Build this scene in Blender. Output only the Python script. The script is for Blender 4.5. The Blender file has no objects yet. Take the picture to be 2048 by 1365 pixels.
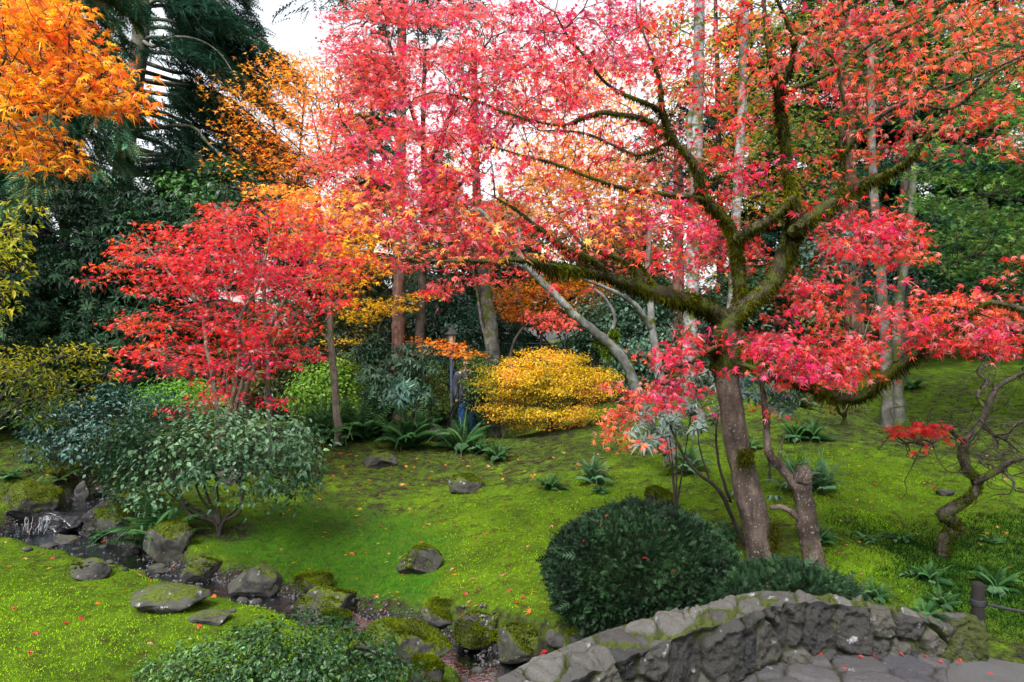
import bpy, math, numpy as np
R = math.radians
rng = np.random.default_rng(11)
sc = bpy.context.scene
COL = sc.collection
# ------------------------------------------------------------------ camera, sky, sun, exposure
EYE, F = 1.65, 1400.0
cam = bpy.data.cameras.new('camera'); cam.sensor_width = 36; cam.lens = 36*F/2048
cam.clip_start = .05; cam.clip_end = 1000
cam_o = bpy.data.objects.new('camera', cam); COL.objects.link(cam_o)
cam_o.location = (0, 0, EYE); cam_o.rotation_euler = (R(90), 0, 0); sc.camera = cam_o
SUN_EL, SUN_ROT = R(52), R(200)
w = bpy.data.worlds.new('World'); sc.world = w; w.use_nodes = True
nt = w.node_tree; bgn = nt.nodes['Background']
sky = nt.nodes.new('ShaderNodeTexSky'); sky.sky_type = 'NISHITA'; sky.sun_disc = False
sky.sun_elevation = SUN_EL; sky.sun_rotation = SUN_ROT; sky.dust_density = 4; sky.air_density = 1.2
hs = nt.nodes.new('ShaderNodeHueSaturation'); hs.inputs['Saturation'].default_value = .22
nt.links.new(sky.outputs[0], hs.inputs['Color']); nt.links.new(hs.outputs[0], bgn.inputs['Color'])
bgn.inputs['Strength'].default_value = .115
sl = bpy.data.lights.new('sun', 'SUN'); sl.energy = 1.5; sl.angle = R(16); sl.color = (1, .96, .9)
so = bpy.data.objects.new('sun', sl); COL.objects.link(so)
so.rotation_euler = (R(90)-SUN_EL, 0, R(180)-SUN_ROT)
so.location = (0, 0, 30)
sc.view_settings.view_transform = 'Standard'; sc.view_settings.look = 'None'
sc.view_settings.exposure = 1.85; sc.view_settings.gamma = 1
cy = sc.cycles
cy.use_denoising = True; cy.max_bounces = 6; cy.diffuse_bounces = 3; cy.glossy_bounces = 2
cy.transmission_bounces = 4; cy.transparent_max_bounces = 6; cy.caustics_reflective = False; cy.caustics_refractive = False
cy.use_adaptive_sampling = True; cy.adaptive_threshold = .02; cy.sample_clamp_indirect = 4

# ------------------------------------------------------------------ helpers
def A(*v): return np.array(v, float)
def P(X, Y, D):
    X = np.asarray(X, float); Y = np.asarray(Y, float); D = np.asarray(D, float)
    return np.stack(np.broadcast_arrays((X-1024)*D/F, D, EYE+(682.5-Y)*D/F), -1)
def lin(c):
    c = np.asarray(c, float)/255.
    return np.where(c <= .04045, c/12.92, ((c+.055)/1.055)**2.4)
def nrm(v): return v/np.maximum(np.linalg.norm(v, axis=-1, keepdims=True), 1e-9)
def ss(a, b, x): t = np.clip((x-a)/(b-a), 0, 1); return t*t*(3-2*t)
def _h(i, s):
    i = i.astype(np.int64)
    n = (i[..., 0]*374761393+i[..., 1]*668265263+i[..., 2]*1274126177+s*974634777) & 0xffffffff
    n = ((n ^ (n >> 13))*1274126177) & 0xffffffff
    n = ((n ^ (n >> 16))*2246822519) & 0xffffffff
    return ((n ^ (n >> 15)) & 0xffff)/65535.
def vn(p, s=0):
    p = np.asarray(p, float)
    if p.shape[-1] == 2: p = np.concatenate([p, np.zeros(p.shape[:-1]+(1,))], -1)
    i = np.floor(p); f = p-i; f = f*f*(3-2*f); r = 0
    for dx in (0, 1):
        for dy in (0, 1):
            for dz in (0, 1):
                wt = (f[..., 0] if dx else 1-f[..., 0])*(f[..., 1] if dy else 1-f[..., 1])*(f[..., 2] if dz else 1-f[..., 2])
                r = r+wt*_h(i+A(dx, dy, dz), s)
    return r
def fbm(p, o=3, s=0):
    r = 0; a = .5; t = 0; p = np.asarray(p, float)
    for k in range(o): r = r+a*vn(p*(2**k)+k*7.3, s+k); t += a; a *= .5
    return r/t
def mk(name, V, faces, mat, parent=None, col=None, smooth=True, org=None):
    V = np.asarray(V, float).reshape(-1, 3); o = A(0, 0, 0)
    if parent is not None: o = np.array(parent.location)
    elif org is not None: o = np.asarray(org, float)
    faces = [np.asarray(f, np.int32) for f in (faces if isinstance(faces, list) else [faces]) if len(f)]
    me = bpy.data.meshes.new(name)
    me.vertices.add(len(V)); me.vertices.foreach_set('co', (V-o).astype(np.float32).ravel())
    li = np.concatenate([f.ravel() for f in faces]).astype(np.int32)
    me.loops.add(len(li)); me.loops.foreach_set('vertex_index', li)
    sz = np.concatenate([np.full(len(f), f.shape[1]) for f in faces])
    me.polygons.add(len(sz)); me.polygons.foreach_set('loop_start', np.concatenate([[0], np.cumsum(sz)[:-1]]).astype(np.int32))
    me.polygons.foreach_set('use_smooth', np.full(len(sz), bool(smooth)))
    if col is not None:
        c4 = np.ones((len(V), 4), np.float32); c4[:, :3] = col
        at = me.color_attributes.new('col', 'FLOAT_COLOR', 'POINT'); at.data.foreach_set('color', c4.ravel())
    me.update(calc_edges=True)
    me.materials.append(mat)
    ob = bpy.data.objects.new(name, me); COL.objects.link(ob)
    if parent is not None: ob.parent = parent
    else: ob.location = o
    return ob
def tag(o, label=None, cat=None, group=None, kind=None):
    if label: o['label'] = label
    if cat: o['category'] = cat
    if group: o['group'] = group
    if kind: o['kind'] = kind
    return o
def thing(name, label, cat, loc, group=None):
    o = bpy.data.objects.new(name, None); COL.objects.link(o); o.location = tuple(float(v) for v in loc)
    o.empty_display_size = .1
    return tag(o, label, cat, group)
def copy_thing(o, loc, rz=0, s=1, label=None):
    c = o.copy(); COL.objects.link(c); c.location = tuple(float(v) for v in loc); c.rotation_euler = (0, 0, rz); c.scale = (s, s, s)
    if label: c['label'] = label
    for ch in list(o.children):
        d = ch.copy(); COL.objects.link(d); d.parent = c
    return c
class MB:
    def __init__(s): s.V = []; s.F = {}; s.C = []; s.n = 0
    def add(s, V, faces, col=(.5, .5, .5)):
        V = np.asarray(V, float).reshape(-1, 3)
        for f in (faces if isinstance(faces, list) and not isinstance(faces[0], tuple) else [np.array(faces)]):
            f = np.asarray(f, np.int64)
            if len(f): s.F.setdefault(f.shape[1], []).append(f+s.n)
        c = np.empty((len(V), 3)); c[:] = col
        s.V.append(V); s.C.append(c); s.n += len(V)
    def build(s, name, mat, parent=None, smooth=True, org=None):
        return mk(name, np.concatenate(s.V), [np.concatenate(v) for v in s.F.values()], mat, parent, np.concatenate(s.C), smooth, org)

# ------------------------------------------------------------------ materials
def newmat(name):
    m = bpy.data.materials.new(name); m.use_nodes = True; t = m.node_tree; t.nodes.clear()
    o = t.nodes.new('ShaderNodeOutputMaterial'); return m, t, o
def N(t, ty, **k):
    n = t.nodes.new(ty)
    for a, v in k.items():
        if a in n.inputs: n.inputs[a].default_value = v
        else: setattr(n, a, v)
    return n
def prin(t, o, **k):
    b = t.nodes.new('ShaderNodeBsdfPrincipled')
    for a, v in k.items(): b.inputs[a.replace('_', ' ')].default_value = v
    t.links.new(b.outputs[0], o.inputs['Surface']); return b
def mixc(t, f, a, b, blend='MIX'):
    m = t.nodes.new('ShaderNodeMix'); m.data_type = 'RGBA'; m.blend_type = blend
    for s, v in ((0, f), (6, a), (7, b)):
        if hasattr(v, 'is_output'): t.links.new(v, m.inputs[s])
        elif s == 0: m.inputs[s].default_value = v
        else: m.inputs[s].default_value = (*v, 1) if len(v) == 3 else v
    return m.outputs[2]
def ramp(t, src, a, b, ca=(0, 0, 0), cb=(1, 1, 1)):
    r = t.nodes.new('ShaderNodeValToRGB'); e = r.color_ramp.elements
    e[0].position = a; e[1].position = b; e[0].color = (*ca, 1); e[1].color = (*cb, 1)
    t.links.new(src, r.inputs[0]); return r.outputs[0]
def noise(t, scale, detail=4, vec=None, rough=.6, out=0):
    n = N(t, 'ShaderNodeTexNoise'); n.inputs['Scale'].default_value = scale; n.inputs['Detail'].default_value = detail
    n.inputs['Roughness'].default_value = rough
    if vec is not None: t.links.new(vec, n.inputs['Vector'])
    return n.outputs[out]
def bump(t, h, b, strength=.5, dist=.02):
    n = t.nodes.new('ShaderNodeBump'); n.inputs['Strength'].default_value = strength; n.inputs['Distance'].default_value = dist
    t.links.new(h, n.inputs['Height']); t.links.new(n.outputs[0], b.inputs['Normal'])
def coords(t, scale=(1, 1, 1)):
    g = t.nodes.new('ShaderNodeNewGeometry'); m = t.nodes.new('ShaderNodeMapping'); m.inputs['Scale'].default_value = scale
    t.links.new(g.outputs['Position'], m.inputs['Vector']); return m.outputs[0]
def attr(t):
    a = t.nodes.new('ShaderNodeAttribute'); a.attribute_name = 'col'; return a.outputs['Color']
def mat_leaf(name, trans=.4, rough=.45, spec=.35, tint=(1, 1, 1)):
    m, t, o = newmat(name); b = prin(t, o, Roughness=rough, Specular_IOR_Level=spec)
    c = attr(t); t.links.new(c, b.inputs['Base Color'])
    tr = t.nodes.new('ShaderNodeBsdfTranslucent'); c2 = mixc(t, 1., c, tint, 'MULTIPLY'); t.links.new(c2, tr.inputs['Color'])
    mx = t.nodes.new('ShaderNodeMixShader'); mx.inputs[0].default_value = trans
    t.links.new(b.outputs[0], mx.inputs[1]); t.links.new(tr.outputs[0], mx.inputs[2]); t.links.new(mx.outputs[0], o.inputs['Surface'])
    return m
M = {}
M['leaf'] = mat_leaf('autumn_leaf', .5, .4, .45)
M['leaf_gloss'] = mat_leaf('glossy_leaf', .25, .42, .35)
M['needle'] = mat_leaf('needle', .2, .6, .25)
M['moss_tuft'] = mat_leaf('moss_tuft', .25, .85, .05)
M['fern'] = mat_leaf('fern_leaf', .35, .5, .3)
def mat_bark(name, c1, c2, scale=14, stretch=.25, spots=None, moss=0., bstr=.6, ztop=None):
    m, t, o = newmat(name); b = prin(t, o, Roughness=.85, Specular_IOR_Level=.2)
    v = coords(t, (1, 1, stretch)); n1 = noise(t, scale, 6, v); n2 = noise(t, scale*.3, 3, coords(t))
    c = mixc(t, ramp(t, n1, .35, .68), c1, c2)
    c = mixc(t, ramp(t, n2, .4, .7), c, tuple(x*.55 for x in c1))
    if spots:
        n3 = noise(t, scale*4.5, 4, coords(t, (1, 1, .8))); c = mixc(t, ramp(t, n3, .6, .72), c, spots)
    if moss:
        n4 = noise(t, 7, 4, coords(t)); c = mixc(t, ramp(t, n4, .62-moss*.3, .7-moss*.3), c, (.045, .06, .008))
    if ztop:
        sx = t.nodes.new('ShaderNodeSeparateXYZ'); t.links.new(coords(t), sx.inputs[0]); ma = N(t, 'ShaderNodeMath', operation='MULTIPLY_ADD'); ma.inputs[1].default_value = .5
        t.links.new(n2, ma.inputs[0]); t.links.new(sx.outputs[2], ma.inputs[2])
        dv = N(t, 'ShaderNodeMath', operation='DIVIDE'); dv.inputs[1].default_value = 4; t.links.new(ma.outputs[0], dv.inputs[0])
        c = mixc(t, ramp(t, dv.outputs[0], (ztop+.2)/4, (ztop+.36)/4), c, mixc(t, ramp(t, n1, .35, .65), (.022, .018, .012), (.07, .055, .04)))
    t.links.new(c, b.inputs['Base Color']); bump(t, n1, b, bstr, .015); return m
M['bark_maple'] = mat_bark('bark_maple', (.034, .023, .018), (.125, .098, .082), 16, .35, (.24, .235, .22), 0, 1., 1.42)
M['bark_dark'] = mat_bark('bark_dark', (.02, .017, .014), (.062, .052, .043), 20, .3)
M['bark_limb'] = mat_bark('bark_limb', (.022, .018, .014), (.075, .062, .05), 26, .5, (.16, .16, .15), .25)
M['bark_mossy'] = mat_bark('bark_mossy', (.028, .026, .014), (.07, .062, .035), 30, .5, None, .5)
M['bark_pale'] = mat_bark('bark_pale', (.07, .075, .07), (.24, .25, .24), 12, .5, None, .25)
M['bark_birch'] = mat_bark('bark_birch', (.08, .08, .08), (.32, .32, .34), 6, 1.8, None, .42)
M['bark_grey'] = mat_bark('bark_grey', (.065, .065, .058), (.17, .17, .155), 14, .5, None, .35)
M['bark_cedar'] = mat_bark('bark_cedar', (.09, .045, .035), (.22, .12, .095), 26, .08, None, .1, 1.)
M['bark_brown'] = mat_bark('bark_brown', (.09, .075, .06), (.2, .17, .14), 22, .3, (.3, .3, .28), .15)

def mat_rock():
    m, t, o = newmat('rock'); b = prin(t, o, Roughness=.9, Specular_IOR_Level=.25)
    v = coords(t); n1 = noise(t, 9, 8, v); n2 = noise(t, 3, 3, v); n3 = noise(t, 38, 3, v)
    a = attr(t); sp = t.nodes.new('ShaderNodeSeparateColor'); t.links.new(a, sp.inputs[0])
    c = mixc(t, ramp(t, n1, .3, .7), (.008, .008, .008), (.062, .059, .056))
    c = mixc(t, ramp(t, n2, .5, .75), c, (.05, .052, .036))
    c = mixc(t, ramp(t, noise(t, 14, 4, v), .63, .7), c, (.25, .255, .24))
    g = t.nodes.new('ShaderNodeNewGeometry'); sx = t.nodes.new('ShaderNodeSeparateXYZ'); t.links.new(g.outputs['Normal'], sx.inputs[0])
    ad = N(t, 'ShaderNodeMath', operation='ADD'); t.links.new(sx.outputs[2], ad.inputs[0]); t.links.new(sp.outputs[0], ad.inputs[1])
    n5 = noise(t, 5, 5, v); m2 = N(t, 'ShaderNodeMath', operation='MULTIPLY_ADD'); m2.inputs[1].default_value = 1.5
    t.links.new(n5, m2.inputs[0]); t.links.new(ad.outputs[0], m2.inputs[2])
    f = ramp(t, m2.outputs[0], 1.45/2, 1.0) ; 
    md = N(t, 'ShaderNodeMath', operation='MULTIPLY'); md.inputs[1].default_value = .5; t.links.new(m2.outputs[0], md.inputs[0])
    f = ramp(t, md.outputs[0], .72, .82)
    mossc = mixc(t, ramp(t, noise(t, 45, 3, v), .3, .7), (.014, .022, .003), (.07, .095, .005))
    c = mixc(t, f, c, mossc)
    t.links.new(c, b.inputs['Base Color']); h = mixc(t, .4, n1, n3); bump(t, h, b, .7, .02); return m
M['rock'] = mat_rock()
def mat_stonework(name, cs, mossc=(.07, .1, .006), gap=(.02, .02, .012)):
    # col.r = stone id, col.g = joint mask (1 = stone), col.b = moss weight
    m, t, o = newmat(name); b = prin(t, o, Roughness=.85, Specular_IOR_Level=.3)
    v = coords(t); sp = t.nodes.new('ShaderNodeSeparateColor'); t.links.new(attr(t), sp.inputs[0])
    n1 = noise(t, 22, 8, v); n2 = noise(t, 6, 4, v)
    r = t.nodes.new('ShaderNodeValToRGB'); r.color_ramp.interpolation = 'LINEAR'
    while len(r.color_ramp.elements) < len(cs): r.color_ramp.elements.new(.5)
    for i, c in enumerate(cs):
        r.color_ramp.elements[i].position = i/(len(cs)-1); r.color_ramp.elements[i].color = (*c, 1)
    t.links.new(sp.outputs[0], r.inputs[0])
    c = mixc(t, ramp(t, n1, .3, .75), r.outputs[0], (.03, .03, .032), 'MIX')
    c = mixc(t, .45, r.outputs[0], c)
    c = mixc(t, ramp(t, noise(t, 11, 5, v), .63, .7), c, (.22, .23, .24))
    c = mixc(t, ramp(t, sp.outputs[1], .15, .6), gap, c)
    mm = N(t, 'ShaderNodeMath', operation='MULTIPLY_ADD'); mm.inputs[1].default_value = .8
    t.links.new(n2, mm.inputs[0]); t.links.new(sp.outputs[2], mm.inputs[2])
    mo = mixc(t, ramp(t, noise(t, 60, 3, v), .3, .7), tuple(x*.4 for x in mossc), mossc)
    c = mixc(t, ramp(t, mm.outputs[0], .68, .8), c, mo)
    t.links.new(c, b.inputs['Base Color']); bump(t, mixc(t, .5, n1, noise(t, 90, 6, v)), b, 1., .02); return m
M['wallstone_shaded'] = mat_stonework('wall_stone_shaded', [(.009, .009, .01), (.042, .039, .031), (.012, .012, .014), (.06, .056, .045), (.022, .021, .019)], (.035, .045, .006), (.006, .007, .004))  # face stones darker than the coping: shading put into the colour
M['capstone'] = mat_stonework('cap_stone', [(.02, .02, .02), (.06, .058, .05), (.034, .032, .03), (.085, .082, .074), (.043, .041, .037)], (.045, .06, .006), (.012, .013, .007))
M['paving'] = mat_stonework('paving_stone', [(.024, .024, .034), (.055, .052, .056), (.036, .034, .035), (.068, .065, .068), (.03, .03, .04)], (.03, .035, .008), (.02, .018, .014))
def mat_ground():
    # col.r grass, col.g bare soil and painted shade, col.b stream bed ; base is yellow-green moss
    m, t, o = newmat('moss_ground'); b = prin(t, o, Roughness=.95, Specular_IOR_Level=.1)
    v = coords(t); sp = t.nodes.new('ShaderNodeSeparateColor'); t.links.new(attr(t), sp.inputs[0])
    n1 = noise(t, 2.2, 5, v); n2 = noise(t, 30, 5, v); n3 = noise(t, 110, 3, v); n4 = noise(t, 8, 5, v)
    moss = mixc(t, ramp(t, n1, .35, .65), (.042, .08, .004), (.088, .16, .005))
    moss = mixc(t, ramp(t, n4, .52, .72), moss, (.04, .036, .007))
    grass = mixc(t, ramp(t, n4, .35, .65), (.02, .066, .005), (.055, .12, .006))
    c = mixc(t, sp.outputs[0], moss, grass)
    soil = mixc(t, ramp(t, n2, .35, .65), (.012, .010, .007), (.032, .028, .018))
    sm = N(t, 'ShaderNodeMath', operation='MULTIPLY_ADD'); sm.inputs[1].default_value = .9; t.links.new(n4, sm.inputs[0]); t.links.new(sp.outputs[1], sm.inputs[2])
    c = mixc(t, ramp(t, sm.outputs[0], .7, 1.), c, soil)
    c = mixc(t, ramp(t, n2, .3, .75), tuple([.0, .0, .0]), c, 'MIX') if False else c
    dk = mixc(t, 1., c, ramp(t, n2, .25, .6, (.45, .45, .45), (1, 1, 1)), 'MULTIPLY'); c = dk
    vo = t.nodes.new('ShaderNodeTexVoronoi'); vo.inputs['Scale'].default_value = 42; t.links.new(v, vo.inputs['Vector'])
    grav = mixc(t, ramp(t, vo.outputs['Distance'], .1, .6), (.055, .05, .05), (.009, .008, .007))
    c = mixc(t, ramp(t, sp.outputs[2], .35, .75), c, grav)
    t.links.new(c, b.inputs['Base Color']); h = mixc(t, .5, n2, n3); bump(t, h, b, .9, .03); return m
M['ground'] = mat_ground()
def mat_asphalt():
    m, t, o = newmat('asphalt'); b = prin(t, o, Roughness=.9); n1 = noise(t, 120, 3, coords(t)); n2 = noise(t, 4, 4, coords(t))
    c = mixc(t, ramp(t, n1, .3, .7), (.03, .03, .034), (.07, .07, .075)); c = mixc(t, ramp(t, n2, .4, .7), c, (.04, .037, .032))
    t.links.new(c, b.inputs['Base Color']); bump(t, n1, b, .4, .005); return m
M['asphalt'] = mat_asphalt()
def mat_water():
    m, t, o = newmat('water'); g = N(t, 'ShaderNodeBsdfGlossy', Roughness=.06); g.inputs['Color'].default_value = (.55, .6, .68, 1)
    tr = N(t, 'ShaderNodeBsdfTransparent'); tr.inputs['Color'].default_value = (.72, .74, .74, 1)
    fr = N(t, 'ShaderNodeFresnel', IOR=1.4); mx = t.nodes.new('ShaderNodeMixShader')
    bu = N(t, 'ShaderNodeBump', Strength=.5, Distance=.02); t.links.new(noise(t, 26, 3, coords(t)), bu.inputs['Height'])
    t.links.new(bu.outputs[0], g.inputs['Normal']); t.links.new(bu.outputs[0], fr.inputs['Normal'])
    t.links.new(fr.outputs[0], mx.inputs[0]); t.links.new(tr.outputs[0], mx.inputs[1]); t.links.new(g.outputs[0], mx.inputs[2])
    t.links.new(mx.outputs[0], o.inputs['Surface']); return m
M['water'] = mat_water()
def mat_plain(name, c, rough=.6, metal=0, spec=.4, var=.3, scale=30):
    m, t, o = newmat(name); b = prin(t, o, Roughness=rough, Metallic=metal, Specular_IOR_Level=spec)
    n = noise(t, scale, 4, coords(t)); cc = mixc(t, n, tuple(x*(1-var) for x in c), tuple(min(1, x*(1+var)) for x in c))
    t.links.new(cc, b.inputs['Base Color']); bump(t, n, b, .3, .004); return m
M['wet_rock'] = mat_plain('wet_rock', (.012, .012, .014), .22, 0, .5, .6, 25); M['wet_gravel'] = mat_plain('wet_gravel', (.042, .037, .042), .3, 0, .5, .8, 40)
M['foam'] = mat_plain('white_water', (.14, .16, .18), .3, 0, .6, .5, 60)
M['paint_blue'] = mat_plain('painted_metal', (.10, .13, .22), .5); M['metal_dark'] = mat_plain('dark_metal', (.03, .035, .035), .5)
M['glass'] = mat_plain('lamp_glass', (.55, .42, .3), .2); M['rope'] = mat_plain('rope', (.028, .027, .031), .9, 0, .1, .5, 160)
M['post'] = mat_plain('weathered_wood', (.012, .010, .009), .9, 0, .2, .5, 40)
M['denim'] = mat_plain('denim', (.02, .075, .22), .9); M['jacket'] = mat_plain('jacket', (.05, .06, .08), .8)
M['skin'] = mat_plain('skin', (.5, .3, .22), .6, 0, .3, .05); M['hair'] = mat_plain('hair', (.03, .02, .015), .6); M['shoe'] = mat_plain('shoe', (.03, .03, .03), .7)
M['rail'] = mat_plain('rail_metal', (.06, .06, .06), .5)
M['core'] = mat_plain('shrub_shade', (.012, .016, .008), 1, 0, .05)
M['cut_wood'] = mat_plain('cut_wood', (.2, .15, .1), .9, 0, .1, .3, 50)

# ------------------------------------------------------------------ ground shape
ctl = [(60,1340,4.1),(150,1200,5.3),(0,1110,6.5),(300,1250,4.9),(-300,1100,6.5),(-200,1300,4.3),(400,1330,4.3),
 (700,1200,5.9),(600,1120,6.9),(450,1060,7.6),(840,1140,6.5),(1000,1100,6.6),(1080,1220,5.4),(950,1220,5.5),(1000,1000,8.0),
 (600,1000,8.8),(750,960,9.6),(935,975,8.9),(1180,970,8.2),(1100,900,10.5),(760,920,10.6),(880,892,11.5),(1200,870,11),(700,880,11.5),
 (500,900,10.5),(640,860,12),(50,980,8.7),(150,900,10),(-200,950,9),(300,880,10.5),(1340,955,8.3),(1450,1010,7.),(1420,1080,6.1),
 (1600,1000,6.9),(1700,930,8.),(1650,860,9.5),(1790,855,10.3),(1950,900,8.6),(1900,730,14),(2048,760,12),(1550,800,11.5),(1400,850,10.5),
 (1900,1030,6.7),(1885,1115,5.9),(2048,1150,5.4),(2040,1000,6.9),(1750,1100,5.7),(1850,1190,5.),(2000,1260,4.5),(1640,1150,5.2),
 (1500,1145,5.3),(1300,1200,5.),(1250,1260,4.6),(930,893,15),(700,860,15),(1150,830,15)]
cp = np.array([P(*c) for c in ctl])
cp = np.vstack([cp, [(-10,22,.5),(0,22,.5),(10,22,1.5),(0,30,.8),(-20,20,.6),(20,20,2.2),(-30,40,1),(30,40,2.4),(0,60,1.5),(-12,12,.3),(-12,5,-.2),
 (12,12,1.2),(12,5,.1),(0,0,-.6),(-6,1,-.3),(6,1,-.2),(6,3.5,-.15),(-30,0,0),(30,0,0),(-60,60,1.5),(60,60,2.5),(0,-20,-.2)]])
def _tps(c):
    d = np.linalg.norm(c[:, None, :2]-c[None, :, :2], axis=2); K = np.where(d > 0, d*d*np.log(np.maximum(d, 1e-9)), 0)
    n = len(c); Pm = np.c_[np.ones(n), c[:, :2]]; L = np.zeros((n+3, n+3)); L[:n, :n] = K+np.eye(n)*.02; L[:n, n:] = Pm; L[n:, :n] = Pm.T
    return np.linalg.solve(L, np.r_[c[:, 2], 0, 0, 0])
tw = _tps(cp)
stream = [P(600,853,12.3),P(460,950,10.),P(210,985,9.2),P(115,1030,8.3),P(85,1064,7.9),P(200,1108,7.2),P(330,1150,6.6),P(440,1185,6.25),P(560,1213,5.95),
          P(720,1256,5.6),P(890,1315,5.15),P(985,1345,4.9),A(.2,4.2,-.72),A(.45,2.8,-.74),A(.5,0,-.78),A(.5,-6,-.8)]
sw = [.3,.3,.36,.4,.38,.30,.26,.27,.28,.3,.33,.36,.4,.5,.5,.5]
def spline(p, sub):
    p = np.asarray(p, float); q = np.vstack([2*p[0]-p[1], p, 2*p[-1]-p[-2]]); out = []
    for i in range(len(p)-1):
        a, b, c, d = q[i:i+4]; t = np.linspace(0, 1, sub, endpoint=False)[:, None]
        out.append(.5*((2*b)+(c-a)*t+(2*a-5*b+4*c-d)*t*t+(3*b-a-3*c+d)*t**3))
    out.append(p[-1:]); return np.vstack(out)
S = spline(stream, 12); SW = np.interp(np.arange(len(S)), np.arange(len(sw))*12, sw)
# keep the drop of the waterfall sharp
i_f = 3*12
for k in range(12):
    S[i_f+k, 2] = S[i_f, 2] if k < 7 else S[i_f+12, 2]
# deck / wall lines
inner = A((-1.2,1.3),(-.5,2.1),(.1,2.66),(.23,2.8),(.48,3.02),(.615,3.12),(.855,3.27),(1.09,3.4),(1.38,3.6),(1.81,3.74),(2.47,3.93),(2.7,3.99)).reshape(-1, 2)
inn = spline(inner, 30)
seg = np.r_[0, np.cumsum(np.linalg.norm(np.diff(inn, axis=0), axis=1))]
def deck_z(x, y): return -np.maximum(0, x-1.6)**1.3*.125-.01*np.maximum(0, -x)
def deck_side(x, y):   # >0 on the camera side of the wall line
    yl = np.interp(x, np.r_[-3, inn[:, 0], 9], np.r_[-1, inn[:, 1], 5.1]); return yl-y
def near_stream(x, y):
    pts = np.stack([x.ravel(), y.ravel()], 1); d = np.full(len(pts), 9.); k = np.zeros(len(pts), int)
    m = (np.abs(pts[:, 0]) < 9) & (pts[:, 1] > -8) & (pts[:, 1] < 14)
    q = pts[m]
    for c in range(0, len(q), 40000):
        dd = np.linalg.norm(q[c:c+40000, None]-S[None, :, :2], axis=2); kk = dd.argmin(1)
        idx = np.where(m)[0][c:c+40000]; d[idx] = dd[np.arange(len(kk)), kk]; k[idx] = kk
    return d.reshape(x.shape), k.reshape(x.shape)
def ground(x, y, full=False):
    x = np.asarray(x, float); y = np.asarray(y, float); sh = np.broadcast(x, y).shape
    x = np.broadcast_to(x, sh).ravel(); y = np.broadcast_to(y, sh).ravel()
    xc = np.clip(x, -55, 55); yc = np.clip(y, -18, 55); z = np.empty(len(x))
    for c in range(0, len(x), 60000):
        q = np.stack([xc[c:c+60000], yc[c:c+60000]], 1)
        d = np.linalg.norm(q[:, None]-cp[None, :, :2], axis=2); z[c:c+60000] = (d*d*np.log(np.maximum(d, 1e-9)))@tw[:-3]+tw[-3]+q@tw[-2:]
    pp = np.stack([x, y], 1)
    z += (fbm(pp*.9, 3, 3)-.5)*.12+(fbm(pp*4, 3, 5)-.5)*.05+(fbm(pp*8.5, 2, 6)-.5)*.028
    ds, k = near_stream(x, y); wv = SW[k]*(1+.35*(fbm(pp*2.5, 2, 9)-.5)*2)
    bed = S[k, 2]-.05+(fbm(pp*9, 2, 21)-.5)*.05
    f = 1-ss(wv*.75, wv*1.5, ds)
    z = np.where(ds < 3, z*(1-f)+np.minimum(bed, z+.02)*f, z)
    dk = (deck_side(x, y) > -.06) & (x > -2.2) & (x < 9)
    dk2 = dk & (y > -4)
    z = np.where(dk2, np.minimum(z, deck_z(x, y)-.16), z)
    z = np.where((deck_side(x, y) < -.06) & (deck_side(x, y) > -.6) & (x > 1.5) & (x < 2.9), np.maximum(z, z+(deck_z(x, y)+.2-.62*(-deck_side(x, y)-.06)-z)*(1-ss(2.25, 2.72, x))), z)
    if full: return z.reshape(sh), f.reshape(sh)
    return z.reshape(sh)
def G(x, y): return float(ground(np.array([x]), np.array([y]))[0])
def on(X, Y, D):        # a point on the ground at that picture column and depth
    p = P(X, Y, D); p[2] = G(p[0], p[1]); return p
def hit(X, Y, lo=3., hi=20):   # where the ray through a picture point meets the ground
    D = np.linspace(lo, hi, 700); p = P(np.full(700, X), np.full(700, Y), D); g = ground(p[:, 0], p[:, 1]); i = np.argmax(p[:, 2] < g)
    return A(p[i, 0], p[i, 1], g[i])
def axis(lo, hi, step, far, grow=1.25):
    a = list(np.arange(lo, hi, step)); s = step; v = a[-1]
    while v < far: s *= grow; v += s; a.append(v)
    s = step; v = a[0]; b = []
    while v > -far: s *= grow; v -= s; b.append(v)
    return np.array(b[::-1]+a)
gx = axis(-6, 6, .04, 400); gy = axis(2.4, 13, .04, 400)
GX, GY = np.meshgrid(gx, gy); GZ, GF = ground(GX, GY, True)
def zone(x, y, poly):   # soft membership of picture-plan polygons given as ground points
    poly = np.asarray(poly); ins = np.zeros(x.shape, bool); j = len(poly)-1
    for i in range(len(poly)):
        xi, yi = poly[i]; xj, yj = poly[j]
        c = ((yi > y) != (yj > y)) & (x < (xj-xi)*(y-yi)/(yj-yi+1e-12)+xi); ins ^= c; j = i
    return ins
wob = A(0, 0)
px = GX+(fbm(np.stack([GX, GY], -1)*1.3, 3, 31)-.5)*.9; py = GY+(fbm(np.stack([GX, GY], -1)*1.3, 3, 37)-.5)*.9
grass_poly = [P(X, 0, D)[:2] for X, D in ((380,7.9),(520,8.6),(640,8.9),(820,8.0),(900,6.9),(850,6.2),(820,5.7),(650,5.9),(540,6.5),(420,7.2))]
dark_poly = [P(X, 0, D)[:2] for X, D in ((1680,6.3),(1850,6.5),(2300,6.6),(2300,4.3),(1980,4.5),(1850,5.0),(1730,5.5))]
soil_shade_poly = [P(X, 0, D)[:2] for X, D in ((640,10.2),(900,10.4),(1000,9.9),(1230,10.6),(1260,12.5),(1000,14),(700,14),(560,11.5))]  # brown soil at the far lawn, with tree shade painted in as darker colour
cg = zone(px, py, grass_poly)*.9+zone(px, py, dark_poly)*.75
cs = zone(px, py, soil_shade_poly)*.34+ss(12.5, 16, GY)*.4+ss(-3.2, -5, GX)*ss(7.5, 9, GY)*.35
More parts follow.
